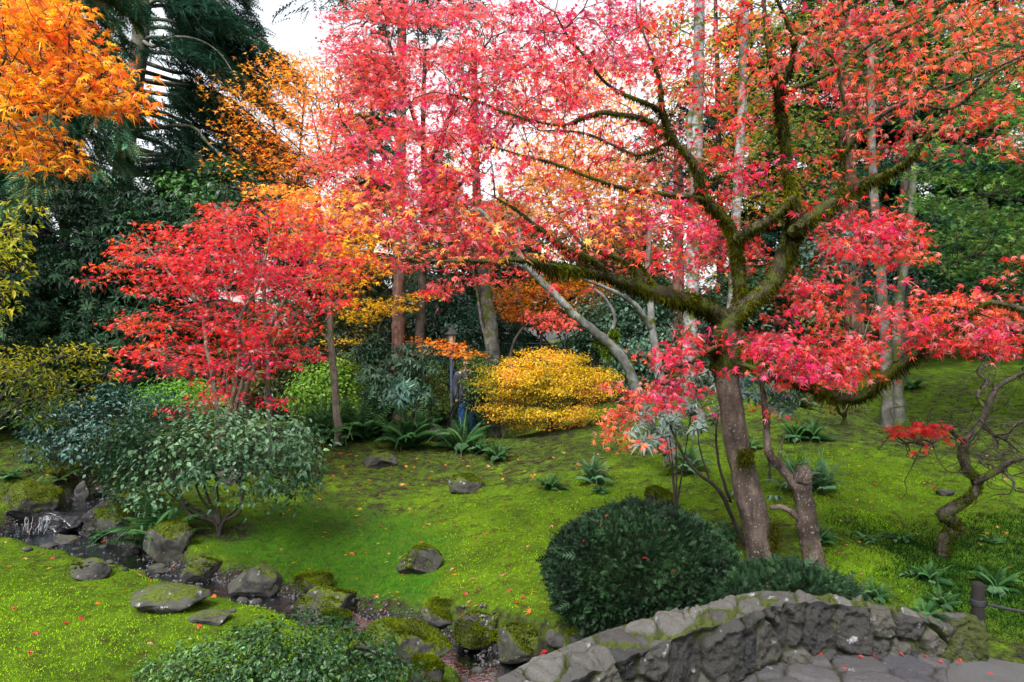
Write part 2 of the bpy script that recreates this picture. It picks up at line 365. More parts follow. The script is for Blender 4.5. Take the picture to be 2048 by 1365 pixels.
ds, kk = near_stream(GX, GY)
pn = np.stack([px, py], -1); left_poly = [P(X, 0, D)[:2] for X, D in ((-600,8.1),(40,8.6),(240,9.4),(420,9.6),(620,10.4),(560,12.),(300,13.),(-700,13.))]
olive_poly = [P(X, 0, D)[:2] for X, D in ((1380,5.6),(1480,7.4),(1600,7.2),(1700,5.6),(1600,4.6),(1300,5.2))]
LUSH_LIGHT = [(1000,7.,1.1,.3),(100,5.,1.5,.3),(1720,7.6,.9,.4),(1180,7.6,.8,.2),(1100,11.2,2.4,-.75),(700,10.6,1.5,-.6),(1480,6.1,.9,-.5),(1650,10.,2.,-.45),(1950,9.,2.,-.4),(1400,8.,.9,-.3),(150,9.6,2.4,-.7),(300,7.3,.5,-.4),(1900,12.5,3.,-.35),(1250,5.1,.6,-.35),(850,9.,1.2,-.15),(1990,4.15,.45,-.7),(2100,4.2,.5,-.6)]  # lit and shaded lawn patches painted in along with the moss growth
def lush_light(x, y):
    q = np.stack([x, y], -1); v = .62+(fbm(q*1.1, 3, 51)-.5)*.9+(fbm(q*4.5, 3, 53)-.5)*.7
    for X, D, rr, am in LUSH_LIGHT: v = v+am*np.exp(-((x-(X-1024)*D/F)**2+(y-D)**2)/(rr*rr))
    return np.clip(v, 0, 1)
LU = lush_light(GX, GY); cs = np.maximum(cs, (1-LU)*.42)
cs = np.maximum(cs, zone(px, py, left_poly)*.42); cs = np.maximum(cs, zone(px, py, olive_poly)*.22)  # left bank: brown soil that also paints in the shade there
for cx_, cy_, rr_ in ((on(440,1020,7.5)[0], 7.5, .55), (P(1282,0,4.9)[0], 4.75, .75), (P(1100,0,12)[0], 12., 1.3), (P(1527,0,5.3)[0], 5.3, .35), (P(1690,0,9.8)[0], 9.8, .6)): cs = np.maximum(cs, (1-ss(rr_*.5, rr_*1.2, np.hypot(px-cx_, py-cy_)))*.45)  # soil rings double as painted contact shade under shrubs and trunks
cs = np.maximum(cs, (1-ss(SW[kk]*1.0, SW[kk]*1.9, ds))*.5*(ds < 3))
gc = np.stack([cg, np.clip(cs, 0, 1), np.where(ds < 3, GF, 0)], -1).reshape(-1, 3)
# soften the zone masks over neighbouring vertices
gc = gc.reshape(len(gy), len(gx), 3)
for _ in range(4): gc[1:-1, 1:-1] = (gc[1:-1, 1:-1]*2+gc[:-2, 1:-1]+gc[2:, 1:-1]+gc[1:-1, :-2]+gc[1:-1, 2:])/6
def grid_faces(nr, nc):
    i = np.arange(nr*nc).reshape(nr, nc); return np.stack([i[:-1, :-1], i[:-1, 1:], i[1:, 1:], i[1:, :-1]], -1).reshape(-1, 4)
gz = gc[:, :, 0].copy()
for _ in range(26): gz[1:-1, 1:-1] = (gz[1:-1, 1:-1]*2+gz[:-2, 1:-1]+gz[2:, 1:-1]+gz[1:-1, :-2]+gz[1:-1, 2:])/6
gz = np.clip(gz+(fbm(np.stack([GX, GY], -1)*5, 3, 57)-.5)*.9*(gz > .03)*(gz < .87), 0, 1); gc[:, :, 0] = gz
tag(mk('ground', np.stack([GX, GY, GZ], -1), grid_faces(len(gy), len(gx)), M['ground'], None, gc.reshape(-1, 3)), kind='structure')
# water: runs down the bed, over the ledge
wv = []; n = 9
tg = np.gradient(S[:, :2], axis=0); tg = nrm(tg); sd = np.stack([-tg[:, 1], tg[:, 0]], 1)
for i in range(len(S)):
    for j in range(n):
        u = (j/(n-1)*2-1)*SW[i]*1.05; q = S[i, :2]+sd[i]*u; wv.append((q[0], q[1], S[i, 2]-.028))
tag(mk('water', wv, grid_faces(len(S), n), M['water']), kind='structure')

# ------------------------------------------------------------------ paved deck, path, wall
def cells(pts, seeds):
    d1 = np.empty(len(pts)); d2 = np.empty(len(pts)); k = np.empty(len(pts), int)
    for c in range(0, len(pts), 30000):
        d = np.linalg.norm(pts[c:c+30000, None]-seeds[None], axis=2); ix = np.argpartition(d, 1, axis=1)[:, :2]
        dd = np.take_along_axis(d, ix, 1); o = dd.argsort(1); dd = np.take_along_axis(dd, o, 1); ix = np.take_along_axis(ix, o, 1)
        d1[c:c+30000] = dd[:, 0]; d2[c:c+30000] = dd[:, 1]; k[c:c+30000] = ix[:, 0]
    return d1, d2, k
dx = np.arange(-.9, 3.3, .0125); dy = np.arange(1.9, 4.15, .0125); DX, DY = np.meshgrid(dx, dy)
sx, sy = np.meshgrid(np.arange(-1.2, 3.6, .25), np.arange(1.6, 4.4, .19)); seeds = np.stack([sx+rng.uniform(-.1, .1, sx.shape), sy+rng.uniform(-.08, .08, sx.shape)], -1).reshape(-1, 2)
wp = np.stack([DX+(fbm(np.stack([DX, DY], -1)*7, 2, 61)-.5)*.07, DY+(fbm(np.stack([DX, DY], -1)*7, 2, 67)-.5)*.07], -1).reshape(-1, 2)
d1, d2, k = cells(wp*A(1, 1.2), seeds*A(1, 1.2)); e = (d2-d1).reshape(DX.shape); k = k.reshape(DX.shape)
idr = rng.random(len(seeds)); tl = rng.normal(0, .04, (len(seeds), 2)); kk2 = k
dome = ss(.0, .045, e)
DZ = deck_z(DX, DY)-.035+dome*(.03+.012*(idr[kk2]-.5))+dome*((DX-seeds[kk2, 0])*tl[kk2, 0]+(DY-seeds[kk2, 1])*tl[kk2, 1])+(fbm(np.stack([DX, DY], -1)*30, 3, 71)-.5)*.012
pav_end = 2.35+.15*np.sin(DY*5)
DZ = np.where(DX > pav_end, deck_z(DX, DY)-.07, DZ)
fc = grid_faces(*DX.shape); cen = np.stack([DX, DY], -1).reshape(-1, 2)[fc].mean(1)
keep = deck_side(cen[:, 0], cen[:, 1]) > -.09
colr = np.stack([idr[kk2], dome, (1-dome)*.35+.05*(fbm(np.stack([DX, DY], -1)*2, 2, 5)-.3)], -1).reshape(-1, 3)
tag(mk('stone_paving', np.stack([DX, DY, DZ], -1), fc[keep], M['paving'], None, colr), kind='structure')
ax_, ay_ = np.meshgrid(np.linspace(2.1, 9, 60), np.linspace(-6, 4.9, 90))
az_ = deck_z(ax_, ay_)-.03+(fbm(np.stack([ax_, ay_], -1)*6, 3, 8)-.5)*.012
az_ = np.where(ax_ < 2.35, az_-.05*(2.35-ax_)/.2, az_)
fc = grid_faces(*ax_.shape); cen = np.stack([ax_, ay_], -1).reshape(-1, 2)[fc].mean(1); keep = deck_side(cen[:, 0], cen[:, 1]) > -.06
tag(mk('asphalt_path', np.stack([ax_, ay_, az_], -1), fc[keep], M['asphalt']), kind='structure')

wall = thing('stone_wall', 'low curved parapet wall of mossy rough grey stones along the bridge edge', 'wall', (1.4, 3.6, 0))
L = seg[-1]; ns = int(L/.009); sv = np.linspace(0, L, ns)
bx = np.interp(sv, seg, inn[:, 0]); by = np.interp(sv, seg, inn[:, 1])
tx = np.gradient(bx, sv); ty = np.gradient(by, sv); nx, ny = ty/np.hypot(tx, ty), -tx/np.hypot(tx, ty)   # towards camera side
ztop = np.interp(bx, [-1.2, .1, .6, 1.1, 1.4, 1.8, 2.3, 2.7], [.29, .29, .30, .31, .315, .24, .12, .05]); zb = deck_z(bx, by)-.08
zout = np.interp(bx, [-1.2, 1.2, 1.6, 2.7], [-.75, -.55, -.3, -.3])
wd = np.interp(bx, [-1.2, .6, 1.1, 1.45, 1.9, 2.7], [.25, .22, .19, .14, .11, .10])
hv = np.linspace(0, 1, 46); tv = np.linspace(0, 1, 26); ov = np.linspace(0, 1, 40)
def wall_part(kind):
    par = dict(face=hv, top=tv, out=ov)[kind]; m = len(par)
    s2 = np.repeat(sv[:, None], m, 1); b2x = np.repeat(bx[:, None], m, 1); b2y = np.repeat(by[:, None], m, 1)
    n2x = np.repeat(nx[:, None], m, 1); n2y = np.repeat(ny[:, None], m, 1); p2 = np.repeat(par[None], ns, 0)
    zt = ztop[:, None]; z0 = zb[:, None]; w2 = wd[:, None]; zo = zout[:, None]
    if kind == 'face': Z = z0+(zt-z0)*p2; off = .03*(1-p2); v = Z-.0; nn = (n2x, n2y, 0*Z); uv = np.stack([s2, v*.68], -1); sp_ = (.19, .17)
    elif kind == 'top': Z = zt+.012*np.sin(p2*math.pi); off = -w2*p2; v = zt+w2*p2; nn = (0*Z, 0*Z, 1+0*Z); uv = np.stack([s2, v], -1); sp_ = (.2, .13)
    else: Z = zt-(zt-zo)*p2; off = -w2-.05*p2; v = zt+w2+(zt-Z); nn = (-n2x, -n2y, 0*Z); uv = np.stack([s2, v], -1); sp_ = (.2, .17)
    gsx, gsy = np.meshgrid(np.arange(-.1, L+.2, sp_[0]), np.arange(-.4, 2., sp_[1])); rr = np.random.default_rng({'face': 5, 'top': 6, 'out': 7}[kind])
    sd_ = np.stack([gsx+rr.uniform(-.48, .48, gsx.shape)*sp_[0]+(np.arange(gsx.shape[0]) % 2)[:, None]*.07, gsy+rr.uniform(-.48, .48, gsx.shape)*sp_[1]], -1).reshape(-1, 2)
    q = uv.reshape(-1, 2); q = q+np.stack([fbm(q*9, 2, 81)-.5, fbm(q*9, 2, 83)-.5], -1)*.05
    d1, d2, k = cells(q, sd_); e = (d2-d1).reshape(s2.shape); k = k.reshape(s2.shape); idr = rr.random(len(sd_)); tl = rr.normal(0, .12, (len(sd_), 2))
    dome = ss(0, .028, e)
    h = dome*(.024+.035*(idr[k]-.4))+dome*((uv[..., 0]-sd_[k, 0])*tl[k, 0]+(uv[..., 1]-sd_[k, 1])*tl[k, 1])*.7+(fbm(np.stack([b2x, b2y, Z], -1)*28, 4, 91)-.5)*.04-.026+.02*(fbm(np.stack([b2x, b2y, Z], -1)*70, 2, 92)-.5)
    s3 = np.stack([rr.uniform(0, L, 1700), rr.uniform(-.4, 2., 1700)], 1); _a, _b, k3 = cells(uv.reshape(-1, 2), s3); k3 = k3.reshape(s2.shape); t3 = rr.normal(0, .3, (len(s3), 2)); o3 = rr.normal(0, .006, len(s3))
    h = h+dome*((uv[..., 0]-s3[k3, 0])*t3[k3, 0]+(uv[..., 1]-s3[k3, 1])*t3[k3, 1]+o3[k3])*(.3 if kind == 'top' else .5)
    if kind == 'top': h *= 1.15
    edge = np.minimum(ss(0, .12, p2), ss(0, .12, 1-p2)) if kind == 'top' else (ss(0, .1, 1-p2) if kind == 'face' else ss(0, .1, p2))
    h = h*edge
    c1 = ((fbm(np.stack([sv*5, sv*0], -1), 2, 301)-.5)*.06+(fbm(np.stack([sv*22, sv*0], -1), 2, 305)-.5)*.025)[:, None]; c2 = ((fbm(np.stack([sv*6, sv*0], -1), 2, 303)-.5)*.05+(fbm(np.stack([sv*25, sv*0], -1), 2, 307)-.5)*.02-.004)[:, None]
    wc = ss(.18, 0, p2) if False else (1-ss(0, .2, p2) if kind == 'top' else (ss(.82, 1, p2) if kind == 'face' else 1-ss(0, .0001, p2)*1.))
    if kind == 'out': wc = wc*0
    off = off+c1*wc; Z = Z+c2*wc
    V = np.stack([b2x+n2x*off+nn[0]*h, b2y+n2y*off+nn[1]*h, Z+nn[2]*h], -1)
    ridge = np.clip(s2/L, 0, 1)
    moss = {'face': .14+.27*ss(2.0, 2.6, b2x)+.22*(1-dome), 'top': .02+.42*(1-ss(.0, .05, e))+.18*ss(1.4, 1.8, b2x), 'out': .3+.2*(1-dome)}[kind]+0*Z
    c = np.stack([idr[k], dome, moss], -1).reshape(-1, 3)
    return V, grid_faces(ns, m)[:, ::-1], c
for kd, nm in (('face', 'wall_face'), ('top', 'coping_stones'), ('out', 'outer_face')):
    V, f, c = wall_part(kd); mk(nm, V, f, M['capstone' if kd == 'top' else 'wallstone_shaded'], wall, c)
# end of the wall
ex, ey = bx[-1], by[-1]

# ------------------------------------------------------------------ tree skeletons, leaves
class Tree:
    def __init__(s): s.p = []; s.par = []; s.r = []
    def limb(s, pts, ra, par=None, sub=5, jit=0.):
        C = spline(pts, sub); ra = np.interp(np.linspace(0, 1, len(C)), np.linspace(0, 1, len(ra)), ra)
        if jit: C[1:] += (rng.random((len(C)-1, 3))-.5)*2*jit*ra[1:, None]
        if par is None: par = int(np.linalg.norm(np.array(s.p)-C[0], axis=1).argmin()) if s.p else -1
        for q, r in zip(C, ra): s.p.append(q); s.par.append(par); s.r.append(float(r)); par = len(s.p)-1
        return par
    def grow(s, T, tip=.003, seg=.14, wob=.1, e=2.4, lift=.15, top=None):
        n0 = len(s.p); T = np.asarray(T); m = n0+len(T)*30; Aq = np.zeros((m, 3)); Aq[:n0] = s.p; n = n0; Dn = np.zeros((m, 3)); pl = np.zeros(m)
        for i in range(n0):
            if s.par[i] >= 0: Dn[i] = nrm(Aq[i]-Aq[s.par[i]])
        st = 0 if top is None else top
        od = np.array([np.linalg.norm(Aq[st:n0]-t, axis=1).min() for t in T]).argsort()
        for j in od:
            t = T[j]; v = t-Aq[:n]; d = np.linalg.norm(v, axis=1); ca = (v*Dn[:n]).sum(1)/np.maximum(d, 1e-6)
            cost = d*(1.35-.35*ca)+pl[:n]*.25
            if st: cost[:st] += 50
            i = int(cost.argmin()); dd = d[i]
            if dd < .02: continue
            k = int(np.clip(dd/seg, 1, 25)); ctrl = Aq[i]+(Dn[i]*.5+v[i]/dd*.3)*dd*.7+A(0, 0, lift*dd*.4)
            par = i
            for q in range(1, k+1):
                u = q/k; x = (1-u)**2*Aq[i]+2*u*(1-u)*ctrl+u*u*t
                if q < k: x = x+rng.normal(0, wob*seg, 3)
                if n >= m: break
                Aq[n] = x; Dn[n] = nrm(x-Aq[par]); pl[n] = pl[par]+np.linalg.norm(x-Aq[par]); s.p.append(x); s.par.append(par); s.r.append(0.); par = n; n += 1
        acc = np.zeros(n); ch = np.zeros(n, bool)
        for i in range(n-1, -1, -1):
            if acc[i] == 0: acc[i] = tip**e
            if s.par[i] >= 0: acc[s.par[i]] += acc[i]
        for i in range(n0, n):
            s.r[i] = min(acc[i]**(1/e), s.r[s.par[i]]*.92)
            s.r[i] = max(s.r[i], tip*.7)
    def chains(s, minr=0):
        n = len(s.p); kids = [[] for _ in range(n)]
        for i, q in enumerate(s.par):
            if q >= 0: kids[q].append(i)
        out = []; st = [i for i in range(n) if s.par[i] < 0]; st = [([], i) for i in st]
        while st:
            pre, i = st.pop(); c = list(pre)
            while True:
                c.append(i)
                if not kids[i]: break
                ks = sorted(kids[i], key=lambda a: -s.r[a])
                for o in ks[1:]: st.append(([i], o))
                i = ks[0]
            out.append(c)
        return out
    def mesh(s, mb=None, sides=8, thin=4, rmin=0, rmax=9, rough=0., scale=1., skip=-1, stop=10**9):
        mb = mb or MB(); Pn = np.array(s.p); r = np.array(s.r)
        for c in s.chains():
            c = [i for i in c if skip <= i < stop]
            if len(c) < 2: continue
            q = Pn[c]; rr = r[c].copy()
            if s.par[c[0]] >= 0 or True:
                if len(c) > 1 and s.par[c[1]] == c[0] and rr[0] > rr[1]*1.4: rr[0] = rr[1]*1.15
            if rr.max() < rmin: continue
            if rr.min() > rmax: continue
            k = sides if rr.max() > .012 else thin
            T = nrm(np.gradient(q, axis=0)); ref = np.eye(3)[np.abs(T.mean(0)).argmin()]; X = nrm(np.cross(T, ref)); Yv = np.cross(T, X)
            a = np.linspace(0, 2*math.pi, k, endpoint=False); ring = np.cos(a)[None, :, None]*X[:, None]+np.sin(a)[None, :, None]*Yv[:, None]
            rad = rr[:, None, None]*scale
            if rough and k > 5: rad = rad*(1+rough*(fbm((q[:, None]+ring*rr[:, None, None])*9, 2, 3)[..., None]-.5)*2)
            V = (q[:, None]+ring*rad).reshape(-1, 3); m = len(q); b = np.arange(m*k).reshape(m, k); b2 = np.roll(b, -1, 1)
            f = np.stack([b[:-1], b2[:-1], b2[1:], b[1:]], -1).reshape(-1, 4)
            V = np.vstack([V, q[-1]+T[-1]*rr[-1]]); tip = np.stack([b[-1], b2[-1], np.full(k, m*k)], -1)
            mb.add(V, [f, tip])
        return mb
# leaf shapes: x across, y towards the tip, z up
def maple_leaf(lobes=7, droop=.3, fold=.12, seed=0):
    r = np.random.default_rng(seed)
    if lobes == 7: an = [-125, -84, -42, 0, 42, 84, 125]; ln = [.38, .68, .9, 1., .9, .68, .38]
    elif lobes == 5: an = [-100, -50, 0, 50, 100]; ln = [.6, .9, 1., .9, .6]
    else: an = [-65, 0, 65]; ln = [.75, 1., .75]
    V = [(0, 0, 0)]; pr = []
    seq = [(an[0]-20, .16)]
    for i, (a, l) in enumerate(zip(an, ln)):
        l *= r.uniform(.88, 1.1); a += r.uniform(-5, 5); seq.append((a, l))
        if i < len(an)-1: seq.append(((an[i]+an[i+1])/2, .27 if lobes > 3 else .3))
    seq.append((an[-1]+20, .16))
    for a, l in seq:
        x, y = math.sin(R(a))*l, math.cos(R(a))*l
        V.append((x, y, -droop*l*l*r.uniform(.6, 1.4)+(fold if l > .4 else -fold*.3)*l))
    f = [(0, i+1, i) for i in range(1, len(V)-1)]
    V.append((-.012, 0, 0)); V.append((.012, 0, 0)); V.append((0, -.55, .18)); k = len(V); f.append((k-3, k-1, k-2))
    return np.array(V), np.array(f)
def oval(wd=.3, droop=.2, fold=.1):
    V = [(0, 0, 0), (-wd*.8, .3, fold), (-wd*.75, .68, fold-droop*.4), (0, 1, -droop), (wd*.75, .68, fold-droop*.4), (wd*.8, .3, fold), (0, .5, -droop*.2)]
    return np.array(V), np.array([(0, 6, 1), (1, 6, 2), (2, 6, 3), (3, 6, 4), (4, 6, 5), (5, 6, 0)])
def whorl(n=7, wd=.15, droop=.45):
    V = []; f = []; r = np.random.default_rng(3)
    for i in range(n):
        a = i/n*2*math.pi+r.uniform(-.2, .2); l = r.uniform(.8, 1.1); c, s_ = math.cos(a), math.sin(a); d = r.uniform(.15, droop); b = len(V)
        for x, y, z in ((0, .02, 0), (-wd, .5, .06), (wd, .5, .06), (0, .5, 0), (0, 1, -d)):
            y *= l; V.append((x*c-y*s_, x*s_+y*c, z))
        f += [(b, b+3, b+1), (b, b+2, b+3), (b+1, b+3, b+4), (b+3, b+2, b+4)]
    return np.array(V), np.array(f)
def spray(pairs=7, wd=.035, ln=.38, droop=.25, ang=50):
    V = []; f = []
    for i in range(pairs):
        u = (i+.3)/pairs; l = ln*(1-u*.6)
        for sg in (-1, 1):
            b = len(V); y = u; z = -droop*u*u; ex = sg*math.sin(R(ang))*l; ey = y+math.cos(R(ang))*l; ez = z-droop*.5*l
            V += [(0, y-wd, z), (0, y+wd, z+.01), (ex, ey, ez)]; f.append((b, b+1, b+2) if sg > 0 else (b, b+2, b+1))
    b = len(V); V += [(-wd*.6, 0, 0), (wd*.6, 0, 0), (0, 1.15, -droop*1.2)]; f.append((b, b+1, b+2))
    return np.array(V), np.array(f)
ML7 = [maple_leaf(7, (.25, .4, .75, 1.)[i], (.1, .16, .12, .05)[i], i) for i in range(4)]; ML5 = [maple_leaf(5, .35, .1, i) for i in range(3)]; ML3 = [maple_leaf(3, .35, .1, i) for i in range(3)]
OV = [oval(.3, .25, .1), oval(.36, .35, .06)]; OVN = [oval(.2, .35, .05)]; WH = [whorl(7), whorl(8, .13, .6)]; SP = [spray(), spray(6, .045, .42, .45)]
SPF = [spray(5, .06, .45, .3)]; TRI = [(A((-.25, 0, 0), (.25, 0, 0), (0, 1, 0)).reshape(-1, 3), np.array([(0, 1, 2)]))]
def ramp_cols(cols, t):
    c = lin(cols); x = np.clip(t, 0, 1)*(len(c)-1); i = np.minimum(x.astype(int), len(c)-2); f = (x-i)[:, None]; return c[i]*(1-f)+c[i+1]*f
def palette(cols, freq=.8, rnd=.3, jit=.14, gain=.62, amp=1.6, seed=0, bias=None, pale=0.):
    def fn(p):
        t = .5+(fbm(p*freq, 2, seed)-.5)*amp+rng.normal(0, rnd, len(p))
        if bias is not None: t = t+bias(p)
        c = ramp_cols(cols, t); g = (rng.random((len(p), 1)) < pale)*rng.uniform(.15, .5, (len(p), 1)); c = c*(1-g)+(c.mean(1, keepdims=True)*.6+.35)*g  # pale share: sky glints painted into the leaf colour, also paler leaf backs
        return c*gain*np.clip(1+rng.normal(0, jit, (len(p), 1)), .35, 1.6)
    return fn
def leaves(mb, T, m, spread, size, tmpl, colf, tilt=.45, droop=.35, center=None, up=1., out=.5, sv=.2):
    T = np.asarray(T, float); n = len(T)*m; O = np.repeat(T, m, 0); a = rng.uniform(0, 2*math.pi, n); rr = np.sqrt(rng.random(n))
    hx, hz = spread; off = np.stack([np.cos(a)*rr*hx, np.sin(a)*rr*hx, rng.normal(0, hz, n)], 1); O = O+off
    d = np.stack([np.cos(a), np.sin(a), np.full(n, -droop)], 1)+rng.normal(0, .35, (n, 3)); nn = np.tile(A(0, 0, up), (n, 1))+rng.normal(0, tilt, (n, 3))
    if center is not None:
        o = nrm(O-np.asarray(center)); d = d+o*out; nn = nn+o*out
    Z = nrm(nn); Yv = nrm(d-(d*Z).sum(1, keepdims=True)*Z); X = np.cross(Yv, Z); S_ = size*np.clip(rng.normal(1, sv, n), .5, 1.6)
    c = colf(O); ti = rng.integers(0, len(tmpl), n)
    for k, (tv_, tf) in enumerate(tmpl):
        s_ = ti == k
        if not s_.any(): continue
        v = O[s_][:, None]+S_[s_][:, None, None]*(tv_[None, :, 0:1]*X[s_][:, None]+tv_[None, :, 1:2]*Yv[s_][:, None]+tv_[None, :, 2:3]*Z[s_][:, None])
        q = len(v); f = (tf[None]+(np.arange(q)*len(tv_))[:, None, None]).reshape(-1, 3)
        mb.add(v.reshape(-1, 3), f, np.repeat(c[s_], len(tv_), 0))
def pads(lst, D, dD, dens, zt=0.):
    out = []
    for q in lst:
        X, Y, rx, ry = q[:4]; Dq = q[4] if len(q) > 4 else D
        n = max(2, int(rx*ry*dens*(q[5] if len(q) > 5 else 1))); a = rng.uniform(0, 2*math.pi, n); r = np.sqrt(rng.random(n))
        out.append(P(X+rx*r*np.cos(a), Y+ry*r*np.sin(a), Dq+rng.normal(0, dD, n)))
    return np.vstack(out)
def blobs(lst, n, lo=.55):      # lst: X, Y, rx, ry, D, rd (metres)
    out = []; wts = np.array([b[2]*b[3]*b[4]**2 for b in lst], float); wts /= wts.sum()
    for b, wt in zip(lst, wts):
        k = max(3, int(n*wt)); v = nrm(rng.normal(0, 1, (k, 3))); r = rng.uniform(lo**3, 1, k)**(1/3.)
        c = P(b[0], b[1], b[4]); out.append(c+v*r[:, None]*A(b[2]*b[4]/F, b[5], b[3]*b[4]/F))
    return np.vstack(out)

# ------------------------------------------------------------------ main mossy maple
base = on(1527, 1150, 5.3)
mt = thing('red_maple_tree', 'big spreading Japanese maple with mossy forked limbs and red leaves behind the stone wall', 'tree', base)
T = Tree()
def L_(pts, D0, D1, w0, w1, par=None, sub=5, jit=.12):
    pts = np.array(pts, float); u = np.linspace(0, 1, len(pts)); D = D0+(D1-D0)*u; q = P(pts[:, 0], pts[:, 1], D)
    ws = np.linspace(w0, w1, len(pts))*D/F/2*.76; return T.limb(q, ws, par, sub, jit)
T.limb(P([1530,1527,1519,1500,1483,1468,1456,1449,1450],[1185,1150,1080,1000,930,850,770,700,640],5.3), [w_*5.3/F/2 for w_ in (78,66,58,54,50,46,46,48,50)], -1, 6)
N_TR = len(T.p)-1
L_([(1450,645),(1420,618),(1380,602),(1330,590),(1270,572),(1210,550),(1150,540),(1090,530),(1050,520),(960,522),(870,522),(790,515)], 5.3, 4.5, 46, 2)
L_([(1215,552),(1185,520),(1140,500),(1085,462),(1035,422),(990,395)], 4.95, 4.6, 20, 5)
L_([(1285,575),(1270,535),(1240,518),(1190,502),(1165,488)], 5.1, 5.2, 18, 7)
L_([(1330,588),(1300,560),(1280,530),(1230,500)], 5.1, 4.8, 12, 5)
L_([(1450,655),(1490,612),(1530,582),(1560,535),(1580,480),(1588,430),(1582,380),(1575,330),(1568,270),(1560,220),(1558,188)], 5.3, 5.0, 52, 15)
L_([(1558,188),(1545,130),(1535,80),(1528,0),(1525,-80)], 5.0, 5.0, 14, 8)
L_([(1558,185),(1577,145),(1588,90),(1572,40),(1555,0),(1550,-60)], 5.0, 4.7, 13, 6)
L_([(1588,88),(1612,65),(1660,40),(1730,0),(1780,-25)], 4.85, 4.6, 10, 5)
L_([(1563,186),(1620,165),(1680,135),(1740,90),(1800,60),(1860,30),(1930,-15)], 5.0, 4.4, 12, 4)
L_([(1478,625),(1480,570),(1475,510),(1468,475),(1450,440),(1420,410),(1400,380),(1395,340),(1375,310),(1345,275),(1325,220),(1320,170),(1308,120),(1290,75)], 5.3, 4.9, 36, 6)
L_([(1322,222),(1290,205),(1250,190),(1210,165),(1180,125),(1150,90),(1128,60),(1110,25)], 4.98, 4.5, 11, 4)
L_([(1345,278),(1290,240),(1240,230),(1200,226),(1165,236),(1130,250),(1080,245),(1010,225),(950,200),(895,188)], 5.02, 4.6, 13, 4)
L_([(1412,400),(1360,392),(1300,385),(1240,375),(1180,355),(1100,325),(1040,310),(985,293)], 5.1, 4.6, 12, 4)
L_([(1340,285),(1280,310),(1230,292),(1180,270),(1130,262),(1080,262)], 5.1, 5.5, 9, 4)
L_([(1472,475),(1530,445),(1570,415),(1585,395)], 5.15, 5.05, 22, 16)
L_([(1590,462),(1630,430),(1680,400),(1720,370),(1770,350),(1810,325),(1840,290),(1862,262)], 5.08, 4.7, 36, 8)
L_([(1680,398),(1685,330),(1683,280),(1692,220),(1680,170),(1675,130),(1650,100)], 4.95, 4.8, 15, 5)
L_([(1688,305),(1730,260),(1780,220),(1830,200),(1880,180),(1960,150),(2060,105)], 4.9, 4.3, 12, 5)
L_([(1695,290),(1650,215),(1620,190)], 4.9, 5.1, 7, 4)
L_([(1830,205),(1900,218),(1950,182),(2000,140),(2070,108)], 4.6, 4.2, 8, 5)
L_([(1462,668),(1500,700),(1545,735),(1600,765),(1690,797),(1740,782),(1780,745),(1830,708),(1880,675),(1925,640),(1960,615),(1990,605),(2060,624)], 5.3, 4.4, 26, 12)
L_([(1465,725),(1500,735),(1535,748),(1580,760)], 5.25, 4.9, 13, 6)
L_([(1448,690),(1420,700),(1370,735),(1330,765),(1280,800),(1235,850)], 5.3, 4.7, 12, 4)
L_([(1530,720),(1550,690),(1600,685),(1660,690)], 5.2, 4.9, 10, 5)
n_limb = len(T.p); limb_p = np.array(T.p); limb_r = np.array(T.r)
dens_rows = {  # picture rows of 64 px: first column, densities
 0:(15,'1678874766778877667'),1:(13,'24688877776577776778'),2:(12,'25677777687657778888'),3:(11,'267777765546775668875'),
 4:(10,'46777654234576456664333'),5:(9,'36666654434576545421'),6:(10,'345666555567543542'),7:(11,'256655677764323653'),
 8:(11,'343211244565332441021'),9:(13,'10000000000541121465'),10:(21,'42455555677'),11:(20,'45157752'),12:(19,'553023'),13:(19,'41')}
Tg = []
for r_, (c0, s_) in dens_rows.items():
    for i, ch in enumerate(s_):
        n = rng.poisson(int(ch)*(1.25 if r_ < 3 and c0+i < 22 else (.95 if c0+i > 17 else 1.5)))
        if n: Tg.append(P((c0+i)*64+rng.uniform(-6, 70, n), r_*64+rng.uniform(-4, 68, n), np.clip(rng.normal(5.0 if r_ < 9 else 4.9, .55 if r_ < 9 else .3, n), 3.9, 6.6)))
MP = [(1620,600,65,40),(1385,690,38,30),(1498,685,35,26),(1336,725,38,20),(1350,780,55,28),(1640,700,110,42),(1590,750,60,26),(1690,745,60,28),(1795,628,68,18),(1930,640,100,55),(1990,690,60,25),(1870,690,60,18),(1745,470,100,55),(1830,520,30,18),(1230,830,24,24),(1265,800,30,16),(1550,690,40,30),(1430,500,90,50),(1380,440,70,40)]
Tg.append(pads(MP, 4.75, .22, .012))
Tg.append(pads([(1150,-70,150,50),(1450,-110,180,70),(1780,-90,180,70),(2080,-60,120,80),(1350,-240,200,80),(1700,-270,220,80),(2050,-250,180,100),(1500,-420,260,80),(1850,-430,260,80),(2250,150,120,120),(2300,-150,150,150)], 4.9, .7, .0032))
for X, Y in ((870,590),(850,580),(890,575),(1225,860),(1245,830),(1215,875)): Tg.append(P([X, X+8], [Y, Y+4], [4.7, 4.8]))
Tg = np.vstack(Tg)
tX = 1024+Tg[:, 0]*F/Tg[:, 1]; tY = 682.5-(Tg[:, 2]-EYE)*F/Tg[:, 1]; big = limb_r*F/limb_p[:, 1] > 6.5
lX = 1024+limb_p[big, 0]*F/limb_p[big, 1]; lY = 682.5-(limb_p[big, 2]-EYE)*F/limb_p[big, 1]; lr = limb_r[big]*F/limb_p[big, 1]
dm = (np.hypot(tX[:, None]-lX, tY[:, None]-lY)-lr).min(1); mv = (dm < 34) & (tY < 640) & (rng.random(len(Tg)) < .93); mv2 = (np.hypot((tX-1500)/110, (tY-530)/150) < 1)
